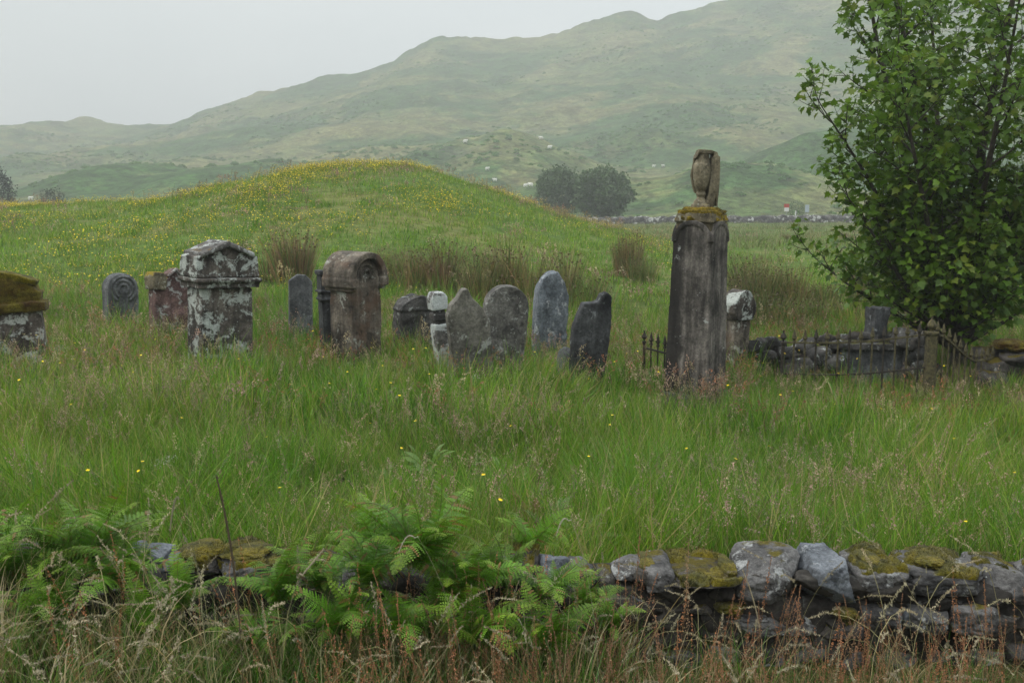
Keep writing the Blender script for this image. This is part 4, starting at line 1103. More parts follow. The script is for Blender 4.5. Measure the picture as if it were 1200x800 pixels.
# --- buttercups
def flower(n, rad, h, size, col, stem=(.08, .13, .03), sw=.003):
    a = Acc()
    for i in range(n):
        x, y = RNG.normal(0, rad, 2); hh = h * RNG.uniform(.7, 1.2)
        a.add([(x - sw / 2, y, 0), (x + sw / 2, y, 0), (x + sw / 2, y, hh), (x - sw / 2, y, hh)], stem, None, [(0, 1, 2, 3)])
        tl = RNG.normal(0, .35, 2)
        for k in range(5):
            t = k * 1.2566; u = np.array([math.cos(t), math.sin(t)]); v = np.array([-u[1], u[0]]); s = size * .5
            q = [(0, 0), tuple(u * s * .6 + v * s * .45), tuple(u * s), tuple(u * s * .6 - v * s * .45)]
            V = [(x + c[0], y + c[1], hh + .3 * math.hypot(*c) + c[0] * tl[0] + c[1] * tl[1]) for c in q]
            a.add(V, (np.asarray(col) * RNG.uniform(.85, 1.15))[None], None, [(0, 1, 2, 3)])
    return a.mesh('buttercup')
MB = mat_plant('buttercup_petals', trans=.25, wscale=.5, rnd=.15, rough=.4)
yl = (.85, .62, .02)
P = spread(WY + .5, 15, 3.2, pad=1, fn=lambda x, y: np.clip(.35 + fbm2(x * .7, y * .7, 2, 5) * 1.2, .05, 1))
scatter('buttercups', P, [flower(1, .02, .55, .026, yl) for _ in range(3)], MB, scl(len(P), .8, 1.15), rots(len(P), .1), 'yellow buttercups dotted through the meadow', 'flowers')
def bdrift(x, y): return np.clip((fbm2(x / 2.6, y / 4.5, 4, 15) * .7 + fbm2(x / 8., y / 8., 2, 19) * .6 - .02) * 2.8, .012, 1) * (.30 + .70 * sm(25, 34, y) * (1 - .35 * sm(39, 46, y))) * (1 - sm(3.2, 6.5, x))
P = spread(19, 60, 20, pad=2.5, fn=bdrift)
scatter('buttercups', P, [flower(6, .26, .25, .031, yl, (.10, .15, .03), .006) for _ in range(4)], MB, scl(len(P), .7, 1.2), rots(len(P), .1), 'drifts of yellow buttercups over the mound', 'flowers')

# --- verge in front of the wall
leafy = [tuft(40, .13, .50, .5, .0048, .26, 1.0, [G1, G4, (.15, .20, .08), DRY, TAN], [.28, .20, .22, .16, .14], 5).mesh('verge_tuft') for _ in range(5)]
P = spread(2.7, WY - .16, 58, half=.64, pad=.7, fn=lambda x, y: (.30 + .70 * sm(3.1, 3.9, y)) * 1.)
P = np.concatenate([P, (lambda q: q[(q[:, 0] > -2.9) & (q[:, 0] < .6)])(spread(3.95, WY + .35, 46, pad=.7))])
scatter('verge_grass', P, leafy, MG, (1 - .30 * sm(.3, 1., P[:, 0]))[:, None] * scl(len(P), .5, .98, .25), rots(len(P), .18), 'mixed green and dry grass on the verge in front of the wall', 'grass')
pl = []
for c in ((.34, .30, .21), (.30, .26, .17), (.27, .25, .17)):
    for _ in range(3): pl.append(heads(Acc(), 4, .12, .74, .0020, .14, 70, .0058, .0036, (.27, .25, .13), c, 1.9, 3.4).mesh('plume_grass'))
P = spread(2.9, WY - .2, 34, half=.64, pad=.7, fn=lambda x, y: .32 + .44 * (1 - sm(-1.6, -.6, x)))
scatter('plume_grass', P, pl, MH, scl(len(P), .70, 1.10, .2), rots(len(P), .20), 'arching pale plumed grasses, thickest at the left of the verge', 'grass')
so = []
for c in (RED, (.30, .14, .07), (.24, .13, .08), (.30, .20, .12)):
    for _ in range(2): so.append(heads(Acc(), 4, .11, .58, .0024, .26, 80, .0085, .0044, (.24, .15, .08), c, .30, 1.6).mesh('sorrel'))
P = spread(2.9, WY - .2, 46, half=.64, pad=.7, fn=lambda x, y: .14 + .90 * sm(-1.2, .1, x))
scatter('sorrel', P, so, MH, (1 - .08 * sm(.3, 1., P[:, 0]))[:, None] * scl(len(P), .66, 1.1, .2), rots(len(P), .10), 'rust red sorrel and bent grass heads in front of the wall', 'grass')

# --- a few single stalks close to the lens
def stalk(name, label, px, py_top, Y, lean_px, drop, wid, col, hcol, headlen, cat='grass stalk'):
    x1, z1 = at(px, py_top, Y); x0 = x1 + lean_px * Y / F; z0 = gz(x0, Y)
    a = Acc(); n = 22; pts = []
    for i in range(n + 1):
        t = i / n
        pts.append((x0 + (x1 - x0) * t ** 4.5 + .008 * math.sin(t * 5 + px), Y + .03 * math.sin(t * 2), z0 + (z1 - z0) * t))
    if drop:
        for k in range(1, 11):
            t = k / 10; pts.append((x1 + (x1 - x0) * .9 * t * abs(drop), Y, z1 + .02 * math.sin(t * 3.1) - drop * .10 * t * t))
    m = len(pts); hl = max(2, int(m * headlen))
    tube(a, pts, [wid * .42 * (1 - .4 * i / m) for i in range(m)], col, 5)
    tube(a, pts[-hl:], [wid * (.5 + .5 * math.sin(math.pi * (i + .3) / (hl + .3))) for i in range(hl)], hcol, 7)
    hp = np.array([pts[-1 - (i % hl)] for i in range(160)]) + RNG.normal(0, wid * .75, (160, 3))
    flecks(a, hp, wid * .8, np.asarray(hcol)[None] * RNG.uniform(.6, 1.3, (160, 1)), 2.6)
    return tag(link(name, a.mesh(name), MH), label, cat)
# the near ones are out of focus
stalk('grass_stalk', 'single tall dark dead stalk curving left at its tip, above the wall', 249, 562, 2.7, 24, 0, .0034, (.10, .085, .05), (.10, .08, .05), .35)
stalk('grass_stalk', 'pale stem arching over to the left beside the tall dark stalk', 212, 586, 2.8, 18, .9, .0026, (.13, .14, .08), (.20, .19, .13), .30)
stalk('grass_stalk', 'long pale stem nodding right in the ferns left of centre', 352, 676, 2.7, -40, -.8, .0024, (.22, .20, .13), (.30, .27, .20), .35)
stalk('grass_stalk', 'pale feathery stem standing before the tallest fern', 488, 632, 2.9, 60, .4, .0016, (.22, .21, .15), (.33, .31, .26), .35)
stalk('grass_stalk', 'pale feathery stem standing right of the fern bank', 668, 612, 2.9, 46, .4, .0016, (.25, .24, .18), (.36, .34, .29), .35)
stalk('grass_stalk', 'thin straw stem slanting left across the boulders at the right', 870, 672, 3.1, 40, 0, .0020, (.30, .26, .17), (.36, .31, .21), .25)

# ================================================================== rushes
def rush_mesh(n, rad, h, splay, cols, p, w=.010):
    a = Acc(); r = rad * np.sqrt(RNG.uniform(0, 1, n)); th = RNG.uniform(0, 6.283, n)
    base = np.stack([r * np.cos(th), r * np.sin(th), np.full(n, -.05)], 1)
    az = th + RNG.normal(0, .5, n)
    k_ = 7; ca = RNG.normal(0, .55 * rad, (k_, 2)); hf = RNG.uniform(.5, 1.08, k_); ci = RNG.integers(0, k_, n)
    base[:, :2] = base[:, :2] * .45 + ca[ci]; h = h * hf[ci]
    lean = splay * (r / rad) * RNG.uniform(.5, 1.4, n)
    ribbons(a, base, az, h * RNG.uniform(.55, 1.12, n), w * RNG.uniform(.7, 1.3, n), lean, np.abs(RNG.normal(.10, .22, n)), pick(cols, n, p) * RNG.uniform(.6, 1.3, (n, 1)), 4)
    tip = base + np.stack([np.cos(az) * np.sin(lean), np.sin(az) * np.sin(lean), np.cos(lean)], 1) * (h * RNG.uniform(.55, .9, n))[:, None]
    m = n // 3; flecks(a, tip[:m], .028, np.asarray([.10, .065, .035])[None] * RNG.uniform(.6, 1.3, (m, 1)), 1.6)
    return a.mesh('rush_clump')
RG, RB, RO = (.105, .155, .045), (.24, .165, .085), (.21, .20, .08)
kinds = {'brown': [rush_mesh(820, .34, 1.02, .26, [RB, RG, RO, (.14, .085, .05)], [.36, .28, .18, .18]) for _ in range(2)],
         'green': [rush_mesh(460, .36, .85, .34, [RG, RO, RB], [.66, .22, .12]) for _ in range(2)],
         'mixed': [rush_mesh(760, .42, 1.05, .30, [RB, RO, RG], [.22, .34, .44]) for _ in range(2)]}
nr = 0
def rush(px, pytop, Y, kind, label, wide=1.0):
    global nr
    X, zt = at(px, pytop, Y); z = gz(X, Y); h = max(.35, zt - z)
    o = link('rush_clump', kinds[kind][nr % 2]); nr += 1
    s = h / .98
    o.location = (X, Y, z); o.rotation_euler = (0, 0, random.uniform(0, 6.28)); o.scale = (s * wide, s * wide, s)
    if not o.data.materials: o.data.materials.append(MR)
    return tag(o, label, 'rush clump', 'clumps of rushes behind the graves')
rush(238, 222, 40, 'green', 'dark clump of rushes alone high on the left shoulder of the mound', 1.5)
rush(255, 225, 41, 'green', 'smaller rush clump on the left shoulder of the mound, uphill of the darkest clump there', 1.2)
rush(335, 262, 21, 'brown', 'bleached rush clump right behind the tall gabled stone', 1.15)
rush(283, 268, 24, 'green', 'thin rush tuft just behind the peak of the tall gabled stone', .6)
rush(455, 280, 21, 'green', 'green rush clump right behind the thick round-hooded stone', 1.0)
rush(476, 272, 22, 'green', 'green rush clump between the round-hooded stone and the big brown clump', 1.0)
rush(508, 276, 20.5, 'brown', 'big dark brown rush clump above the low broken stump', 1.15)
rush(585, 286, 20.5, 'brown', 'brown rush clump behind the leaning pair of stones', 1.1)
rush(612, 284, 20.0, 'mixed', 'olive brown rush clump between the leaning pair and the blue-grey stone', 1.2)
rush(545, 288, 20.2, 'mixed', 'olive rush clump right of the biggest dark brown one', 1.1)
rush(432, 286, 21.5, 'mixed', 'low olive rush clump right beside the hood of the thick arch stone', 1.0)
rush(648, 284, 20.5, 'mixed', 'olive rush clump behind the blue-grey pointed stone', 1.0)
rush(685, 302, 19.6, 'green', 'green rush clump behind the broken black slate', 1.0)
rush(740, 265, 25, 'brown', 'narrow upright brown rush clump standing alone left of the monument', .8)
rush(748, 288, 24, 'green', 'green rush clump at the foot of the narrow brown one', 1.0)
for i, (px, py, Y, kd) in enumerate(((868, 306, 21, 'mixed'), (888, 302, 22, 'mixed'), (908, 312, 21, 'mixed'), (930, 318, 20.5, 'mixed'), (952, 324, 21, 'green'), (976, 326, 20.5, 'green'), (1000, 326, 21, 'mixed'), (1022, 330, 20.5, 'mixed'), (1046, 334, 21, 'green'), (1070, 336, 20, 'mixed'),
                                    (850, 318, 20, 'green'), (895, 330, 18.6, 'green'), (925, 338, 18.4, 'green'), (960, 342, 18.5, 'green'), (995, 342, 18.4, 'green'), (1030, 346, 18.4, 'green'), (1060, 350, 18.3, 'green'), (1095, 345, 19, 'green'), (1180, 372, 19, 'green'))):
    o = rush(px, py - 8, Y, kd, 'tall olive and brown rushes in the bed between the monument and the tree', 1.15); o['group'] = 'rushes in the bed right of the monument'
for i, (px, py, Y, kd, lb) in enumerate(((925, 286, 62, 'brown', 'dark rush clump far out in the pasture straight below the red and white sign'), (903, 290, 58, 'green', 'rush clump out in the pasture, left of the darkest one there'), (880, 293, 57, 'green', 'faint rush clump out in the pasture nearest the monument'),
                                        (868, 288, 60, 'green', 'low rush clump at the left end of the pasture beside the monument'), (990, 286, 62, 'brown', 'dark rush clump in the pasture beside the lowest tree branch'))):
    rush(px, py, Y, kd, lb, 1.6)['group'] = 'rush clumps out in the pasture'

# ================================================================== ferns
def frond(L, arch, seed):
    rg = np.random.default_rng(seed); a = Acc()
    n = 24; p = np.zeros(3); ang = R(rg.uniform(62, 82)); pts, tans = [p.copy()], []
    side = rg.normal(0, .28)
    for i in range(n):
        t = (i + .5) / n; an = ang - R(arch) * t ** 1.5
        d = np.array([math.cos(an), side * t, math.sin(an)]); d /= np.linalg.norm(d); tans.append(d); p = p + d * L / n; pts.append(p.copy())
    tans.append(tans[-1]); pts = np.array(pts)
    g0 = np.array([.080, .185, .020]) * rg.uniform(.8, 1.2); gt = np.array([.190, .270, .036])
    tube(a, [tuple(q) for q in pts], [.0035 * (1 - .8 * i / n) + .0006 for i in range(n + 1)], (.11, .12, .04), 4)
    for i in range(3, n + 1):
        t = i / n; d = tans[i]; up = np.cross(np.array([0, 1, 0.]), d); up *= -1 if up[2] < 0 else 1
        ln = L * .185 * (math.sin(math.pi * min(1, .13 + .87 * t) ** .75) ** .8 + .03) * rg.uniform(.9, 1.08)
        for s in (-1, 1):
            ax = np.array([0, s, 0.]) * .93 + d * .42 + up * rg.uniform(-.22, .06); ax /= np.linalg.norm(ax)
            nm = up + rg.normal(0, .12, 3); pd = np.cross(nm, ax); pd /= np.linalg.norm(pd)
            m = max(3, int(ln / .0125)); c = g0 + (gt - g0) * (t ** 3) ; V, Q = [], []
            for j in range(m):
                u = (j + .5) / m; o = pts[i] + ax * ln * u - np.array([0, 0, 1]) * ln * .22 * u * u
                pl_ = .0122 * (1 - u) ** .65 * (L / .65) + .003; wd = ln / m * .85
                for s2 in (-1, 1):
                    tip = o + (pd * s2 * .93 + ax * .35) * pl_
                    k0 = len(V); V += [o - ax * wd * .5, o + ax * wd * .5, tip + ax * wd * .30, tip - ax * wd * .22]; Q.append((k0, k0 + 1, k0 + 2, k0 + 3))
            if rg.random() < .05: continue                    # torn off
            cb = np.array([.20, .12, .045]) if rg.random() < .05 else c
            a.add(V, (cb * rg.uniform(.75, 1.2))[None], None, Q)
    return a.mesh('frond')
FR = [frond(.62, a_, 31 + i) for i, a_ in enumerate((45, 60, 75, 88, 100, 112, 125, 140, 95, 70))]
for m in FR: m.materials.append(MF)
def fern(px, py, Y, size, n, label, spread_=1., tiltmin=0.):
    X, Z = at(px, py, Y); g = gz(X, Y)
    t_ = thing('fern', label, 'fern', (X, Y, Z if Z > g else g), (0, 0, random.uniform(0, 6.28)), 'ferns along the wall')
    n = int(n * 1.9)
    for i in range(n):
        o = bpy.data.objects.new('frond', FR[random.randrange(len(FR))]); COL.objects.link(o); o.parent = t_
        s = size * random.uniform(.36, .92)
        o.rotation_euler = Euler((random.gauss(0, .32), random.gauss(0, .24) - .08 + tiltmin, 6.283 * i / n + random.gauss(0, .25))); o.scale = (s, s, s)
    return t_
fl = [  # column, row of the crown, distance, size, fronds, label
    (492, 668, 4.30, 1.08, 12, 'tallest fern, standing above the wall top left of centre'),
    (430, 690, 4.35, .76, 11, 'fern just left of the tallest one, spilling over the wall'),
    (545, 695, 4.32, .76, 11, 'fern just right of the tallest one, its fronds against the wall'),
    (588, 690, 4.55, .70, 10, 'fern rooted beside the dark mossy boulder right of the tallest fern'),
    (645, 705, 4.35, .68, 10, 'fern between the mossy boulder and the bare end of the wall'),
    (685, 715, 4.45, .58, 9, 'last fern at the right, next to the bare boulders'),
    (380, 695, 4.40, .66, 11, 'fern under the mossy stones left of the fern bank'),
    (330, 710, 4.30, .70, 10, 'low fern below the lichened boulder at the left'),
    (400, 745, 4.20, .80, 11, 'fern low on the wall foot, left of centre'),
    (470, 750, 4.15, .80, 11, 'fern at the wall foot under the tallest one'),
    (560, 755, 4.15, .80, 11, 'fern at the wall foot, right below the mossy boulder'),
    (640, 765, 4.15, .75, 10, 'fern in the dark grass at the wall foot, left of the bare boulders'),
    (300, 760, 4.15, .65, 9, 'small fern at the wall foot below the left boulder'),
    (100, 668, 4.55, .95, 12, 'large fern at the left end of the visible wall'),
    (50, 680, 4.50, .95, 12, 'large fern next to the left edge, over the hidden wall'),
    (5, 690, 4.45, .95, 12, 'fern cut by the left edge of the picture'),
    (-60, 690, 4.45, .95, 10, 'fern beyond the large ones at the left end of the wall'),
    (145, 690, 4.40, .75, 11, 'fern in front of the small blue-grey stones at the left'),
    (215, 715, 4.30, .60, 10, 'low fern beneath the moss cushion at the left'),
    (60, 735, 4.25, .75, 10, 'fern among the plumed grass at the lower left'),
    (170, 745, 4.20, .60, 9, 'small fern among the plumed grass below the moss cushion'),
    (618, 650, 4.85, .75, 9, 'fern behind the wall, right of the tallest one'),
    (440, 650, 4.90, .75, 9, 'fern behind the wall, left of the tallest one'),
    (715, 740, 4.25, .50, 8, 'small fern at the foot of the first bare boulder'),
    (520, 715, 4.28, .80, 10, 'dark fern in the middle of the fern bank'),
]
for a in fl: fern(*a)
# ================================================================== the sycamore
def leaf_arrays():
    o = [(0, .02), (.10, -.05), (.30, -.12), (.27, .07), (.58, .14), (.40, .30), (.62, .60), (.36, .54), (.22, .66), (.0, 1.02)]
    pts = o + [(-x, y) for x, y in o[-2:0:-1]]
    return np.array(pts)
LF = leaf_arrays()

def sycamore():
    rg = np.random.default_rng(4); wood = Acc(); crown = Acc()
    LP, LD, LS = [], [], []
    def curve(p, d, L, n, rise, wob):
        pts = [np.array(p, float)]; d = np.array(d, float); d /= np.linalg.norm(d)
        for i in range(n):
            d = d + np.array([0, 0, rise / n]) + rg.normal(0, wob, 3); d /= np.linalg.norm(d); pts.append(pts[-1] + d * L / n)
        return pts
    def leaves(pts, t0, step, size):
        P = np.array(pts); seg = np.linalg.norm(np.diff(P, axis=0), axis=1); cum = np.concatenate([[0], np.cumsum(seg)]); L = cum[-1]
        s = L * t0; ph = rg.uniform(0, 3.14)
        while s <= L:
            q = np.array([np.interp(s, cum, P[:, c]) for c in range(3)])
            k = min(len(seg) - 1, np.searchsorted(cum, s) - 1); k = max(k, 0); d = (P[k + 1] - P[k]) / (seg[k] + 1e-9)
            a = np.cross(d, [0.2, .1, 1.]); a /= np.linalg.norm(a) + 1e-9; b = np.cross(d, a)
            for sg in (-1, 1):
                v = (a * math.cos(ph) + b * math.sin(ph)) * sg + d * .45; v /= np.linalg.norm(v)
                pet = rg.uniform(.05, .11) * (size / .12)
                LP.append(q + v * pet); LD.append(v + np.array([0, 0, -.35]) + rg.normal(0, .25, 3)); LS.append(size * rg.uniform(.65, 1.15))
                if rg.random() < .5: tube(wood, [tuple(q), tuple(q + v * pet)], [.0022, .0015], (.12, .09, .05), 3)
            ph += 1.57 + rg.normal(0, .3); s += step * rg.uniform(.7, 1.3)
        LP.append(P[-1]); LD.append(P[-1] - P[-2] + rg.normal(0, .1, 3)); LS.append(size)
    def twig(p, d, L):
        pts = curve(p, d, L, 5, .35, .07); tube(wood, [tuple(q) for q in pts], np.linspace(.006, .002, 6), (.07, .06, .04), 4); leaves(pts, .12, .072, .108)
    def branch(p, d, L, r):
        n = 9; pts = curve(p, d, L, n, .55, .055); tube(wood, [tuple(q) for q in pts], np.linspace(r, .004, n + 1), (.07, .062, .045), 5)
        m = max(3, int(L / .17)); ph = rg.uniform(0, 6)
        for i in range(m):
            t = .12 + .86 * (i + rg.uniform(0, .6)) / m; k = min(n - 1, int(t * n)); f = t * n - k
            q = pts[k] * (1 - f) + pts[k + 1] * f; dd = pts[k + 1] - pts[k]; dd /= np.linalg.norm(dd)
            a = np.cross(dd, [0, 0, 1.]); a /= np.linalg.norm(a); b = np.cross(dd, a); ph += 2.4
            twig(q, dd * .75 + (a * math.cos(ph) + b * math.sin(ph)) * .8, (.20 + .30 * (1 - t)) * rg.uniform(.7, 1.35))
        leaves(pts, .5, .11, .10)
    def stem(p, d, L, r):
        n = 14; pts = curve(p, d, L, n, .30, .030); tube(wood, [tuple(q) for q in pts], r * (1 - np.linspace(0, .93, n + 1)) + .004, (.06, .055, .045), 8)
        m = int(L / .22); ph = rg.uniform(0, 6)
        for i in range(m):
            t = .08 + .90 * (i + rg.uniform(0, .5)) / m; k = min(n - 1, int(t * n)); f = t * n - k
            q = pts[k] * (1 - f) + pts[k + 1] * f; ph += 2.399; out = np.array([math.cos(ph), math.sin(ph), 0.])
            h = t; Lb = (1.05 * (1 - h) ** .6 + .35) * rg.uniform(.65, 1.2)
            branch(q, out * 1.0 + np.array([0, 0, .28 + .5 * h]), Lb, .016 * (1 - .6 * h) + .004)
        branch(pts[-1], pts[-1] - pts[-2], .6, .008)
    tube(wood, [(0, 0, -.2), (0, 0, .1), (.02, .0, .5), (.03, .01, .9)], [.20, .15, .125, .11], (.055, .05, .04), 10)
    for i, (az, le, L, z0, r) in enumerate(((20, 4, 7.2, .7, .085), (175, 15, 6.4, .45, .070), (215, 30, 4.6, .4, .055), (320, 22, 6.2, .55, .07), (90, 18, 6.0, .6, .065), (265, 20, 5.2, .6, .06), (150, 10, 7.0, .8, .07), (183, 32, 4.0, .5, .055), (205, 48, 2.1, .45, .045), (0, 34, 4.2, .4, .055), (200, 50, 2.9, .3, .045), (170, 62, 2.4, .35, .035), (345, 58, 2.4, .4, .035))):
        a, l = R(az), R(le); stem((.05 * math.cos(a), .05 * math.sin(a), z0), (math.sin(l) * math.cos(a), math.sin(l) * math.sin(a), math.cos(l)), L, r)
    LP, LD, LS = np.array(LP), np.array(LD), np.array(LS); N = len(LP)
    ax = LD / np.linalg.norm(LD, axis=1)[:, None]
    up = np.array([0, 0, 1.])[None] + rg.normal(0, .5, (N, 3)); sd = np.cross(ax, up); sd /= np.linalg.norm(sd, axis=1)[:, None]; nm = np.cross(sd, ax)
    m = len(LF); fold = .18
    V = LP[:, None] + (sd[:, None] * LF[None, :, :1] + ax[:, None] * LF[None, :, 1:2] + nm[:, None] * (np.abs(LF[None, :, :1]) * fold - .22 * LF[None, :, 1:2] ** 2)) * LS[:, None, None]
    ctr = LP[:, None] + (ax * .30 * LS[:, None])[:, None]
    V = np.concatenate([V, ctr], 1)
    base = (np.arange(N) * (m + 1))[:, None, None]; k = np.arange(m)
    T = base + np.stack([np.full(m, m), k, (k + 1) % m], 1)[None]
    c = pick([(.105, .190, .026), (.130, .215, .030), (.078, .150, .024), (.190, .250, .045)], N, [.4, .3, .2, .1]) * rg.uniform(.75, 1.25, (N, 1))
    crown.add(V.reshape(-1, 3), np.repeat(c, m + 1, 0), T.reshape(-1, 3))
    return wood.mesh('trunk', True), crown.mesh('crown'), N
tw, tcn, NL = sycamore(); print('leaves', NL)
X, Y = at(1122, 400, 14.6)[0], 14.6
t_ = thing('sycamore_tree', 'bushy young sycamore with many stems, leaning over the iron railing at the right', 'tree', (X, Y, gz(X, Y)))
link('trunk', tw, M['bark'], t_)
link('crown', tcn, mat_plant('sycamore_leaves', trans=.38, wscale=.7, tint=((.85, .92, .8), (1.12, 1.08, 1.0)), rnd=0., rough=.42), t_)

# ================================================================== far trees and shrubs
def far_tree(label, cat, px, py_top, py_base, Y, wpx, seed, n=7000, cols=((.045, .085, .030), (.060, .105, .036), (.075, .125, .045)), conifer=False, name='broadleaf_tree'):
    rg = np.random.default_rng(seed)
    X, zt = at(px, py_top, Y); z0 = min(gz(X, Y), at(px, py_base, Y)[1]); g = gz(X, Y); h = zt - g; w = wpx * Y / F
    t_ = thing(name, label, cat, (X, Y, g))
    a = Acc(); b = Acc()
    d = rg.normal(size=(n, 3)); d /= np.linalg.norm(d, axis=1)[:, None]
    lump = 1 + .34 * fbm3(d * 1.9 + seed, 3, seed) + .30 * fbm3(d * 5 + seed, 3, seed)
    rr = (lump * rg.uniform(.25, 1.03, n) ** .33)[:, None]
    P = np.array([0, 0, h * .53]) + d * rr * np.array([w * .5, w * .5, h * .47]); P[:, 2] = np.maximum(P[:, 2], .04 * h + rg.uniform(0, .08 * h, n))
    flecks(a, P, w * .034 * rg.uniform(.6, 1.4, n), pick(cols, n) * rg.uniform(.7, 1.3, (n, 1)), 1.5, .2)
    for i in range(9):
        q = P[rg.integers(n)]; tube(b, [(0, 0, h * .15), (q[0] * .4, q[1] * .4, q[2] * .6), tuple(q * .9)], [.02 * w, .012 * w, .004 * w], (.04, .035, .03), 5)
    tube(b, [(0, 0, -.2), (0, 0, h * .12), (0, 0, h * .6)], [.035 * w, .028 * w, .012 * w], (.04, .035, .03), 7)
    link('crown', a.mesh('crown'), MFAR, t_); link('trunk', b.mesh('trunk', True), M['bark'], t_)
    return t_
MFAR = mat_plant('far_leaves', trans=.2, wscale=.3, rnd=.0)
far_tree('narrower left-hand tree of the dark pair by the far field wall', 'tree', 655, 193, 252, 154, 52, 61)
far_tree('broader right-hand tree of the dark pair by the far field wall', 'tree', 706, 195, 254, 148, 68, 62)
far_tree('small bush below the right-hand tree of the far pair', 'bush', 724, 243, 257, 144, 16, 63, 900, name='bush')
far_tree('low dark bush between the red and white sign and the pale sign', 'bush', 934, 234, 252, 146, 20, 64, 1200, name='bush')
far_tree('dark tree cut by the left edge of the picture beyond the mound', 'tree', -8, 194, 246, 130, 44, 65, 4000, ((.014, .026, .016), (.02, .036, .02)))
far_tree('low dark bush beyond the mound near the left edge', 'bush', 60, 221, 246, 130, 34, 66, 1800, ((.016, .03, .018), (.024, .042, .022)), name='bush')
far_tree('pale green bush on the near side of the pasture, under the lowest tree branches', 'bush', 1003, 298, 330, 27, 34, 67, 1800, ((.06, .10, .035), (.08, .12, .04)), name='bush')

# --- bracken and whin on the hill
bk = []
for i in range(5):
    a = Acc(); n = 150; d = RNG.normal(size=(n, 3)); d /= np.linalg.norm(d, axis=1)[:, None]; d[:, 2] = np.abs(d[:, 2])
    flecks(a, d * np.array([1., 1., .62]) * RNG.uniform(.5, 1.05, (n, 1)), .22, pick([(.11, .215, .06), (.13, .235, .065), (.09, .18, .055)], n) * RNG.uniform(.7, 1.3, (n, 1)), 1.6, .2)
    bk.append(a.mesh('bracken'))
def bfn(x, y): return np.clip((fbm2(x / 42, y / 30, 5, 91) - .03) * 3.2, 0, 1) * (1 - .55 * sm(280, 560, y))
P = spread(172, 620, .12, half=.62, pad=10, fn=bfn)
scatter('bracken', P, bk, mat_plant('bracken_leaves', trans=.2, wscale=.03, tint=((.8, .9, .8), (1.2, 1.1, 1.0)), rnd=.4), scl(len(P), .45, 1.15, .3), rots(len(P), .1), 'beds of green bracken spread over the hill', 'bracken')

# ================================================================== sheep
def sheep_mesh():
    bm = bmesh.new(); me = bpy.data.meshes.new('sheep_skeleton')
    vs = [(0, 0, .62), (-.28, 0, .64), (.28, 0, .66), (.46, 0, .76), (.58, 0, .86), (.72, 0, .80),
          (-.30, .11, .42), (-.30, .11, .03), (-.30, -.11, .42), (-.30, -.11, .03), (.28, .11, .42), (.28, .11, .03), (.28, -.11, .42), (.28, -.11, .03), (-.42, 0, .60), (-.45, 0, .45)]
    es = [(0, 1), (0, 2), (2, 3), (3, 4), (4, 5), (1, 6), (6, 7), (1, 8), (8, 9), (2, 10), (10, 11), (2, 12), (12, 13), (1, 14), (14, 15)]
    rd = [.27, .25, .25, .15, .105, .06, .075, .035, .075, .035, .07, .035, .07, .035, .1, .04]
    me.from_pydata(vs, es, []); o = bpy.data.objects.new('sheep_skeleton', me); COL.objects.link(o)
    m = o.modifiers.new('skin', 'SKIN')
    for v, r in zip(me.skin_vertices[0].data, rd): v.radius = (r, r)
    me.skin_vertices[0].data[0].use_root = True
    o.modifiers.new('sub', 'SUBSURF').levels = 2; o.modifiers['sub'].render_levels = 2
    dg = bpy.context.evaluated_depsgraph_get(); r = bpy.data.meshes.new_from_object(o.evaluated_get(dg)); bpy.data.objects.remove(o)
    r.name = 'sheep'; n = len(r.vertices); co = np.zeros(n * 3); r.vertices.foreach_get('co', co); co = co.reshape(-1, 3)
    co += .015 * np.stack([vn3(co * 14, s) for s in (1, 2, 3)], 1); r.vertices.foreach_set('co', co.ravel())
    a = r.color_attributes.new('Col', 'FLOAT_COLOR', 'POINT'); c = np.ones((n, 4)); c[:, :3] = (.74, .72, .66)
    face = (co[:, 0] > .60) | (co[:, 2] < .25); c[face, :3] = (.10, .09, .08); a.data.foreach_set('color', c.ravel())
    r.polygons.foreach_set('use_smooth', np.ones(len(r.polygons), bool)); r.update()
    return r
SM = sheep_mesh(); k = NT('fleece'); ca = k.n('Attribute', attribute_name='Col').outputs['Color']
p_ = k.n('BsdfPrincipled', {'Base Color': ca, 'Roughness': 1., 'Specular IOR Level': .1}); k.l(p_.outputs[0], k.out.inputs['Surface']); SM.materials.append(k.m)
def on_hill(px, py):
    Ys = np.linspace(105, 560, 1800); XZ = [at(px, py, y) for y in Ys]
    g = ground(np.array([a[0] for a in XZ]), Ys); z = np.array([a[1] for a in XZ]); i = int(np.argmax(g >= z)); 
    return (XZ[i][0], float(Ys[i]), float(g[i])) if g[i] >= z[i] else (XZ[0][0], 160., gz(XZ[0][0], 160.))
for px, py, rz, lb in ((571, 201, 20, 'white sheep alone above the dark scrub left of the two round trees'), (580, 214, 170, 'white sheep on the slope just below the dark scrub'), (549, 218, 10, 'white sheep showing just over the crest of the mound'),
                       (616, 221, 30, 'white sheep close beside the left of the two round trees'), (622, 220, 150, 'sheep half hidden behind another, right beside the round trees'), (766, 197, 10, 'fainter of the two sheep up the hill left of the urn'),
                       (777, 197, 190, 'whiter of the two sheep up the hill left of the urn'), (545, 169, 0, 'sheep high on the bracken knoll, at its left shoulder'), (634, 165, 180, 'sheep on the right shoulder of the bracken knoll'), (644, 176, 20, 'sheep low on the right flank of the bracken knoll'), (36, 236, 0, 'white sheep beyond the mound beside the dark tree at the left edge')):
    x, y, z = on_hill(px, py)
    o = link('sheep', SM); o.location = (x, y, z - .02); o.rotation_euler = (0, 0, R(rz)); s = 1.15 if py > 190 else 1.4; o.scale = (s, s, s)
    tag(o, lb, 'sheep', 'sheep grazing on the hill')

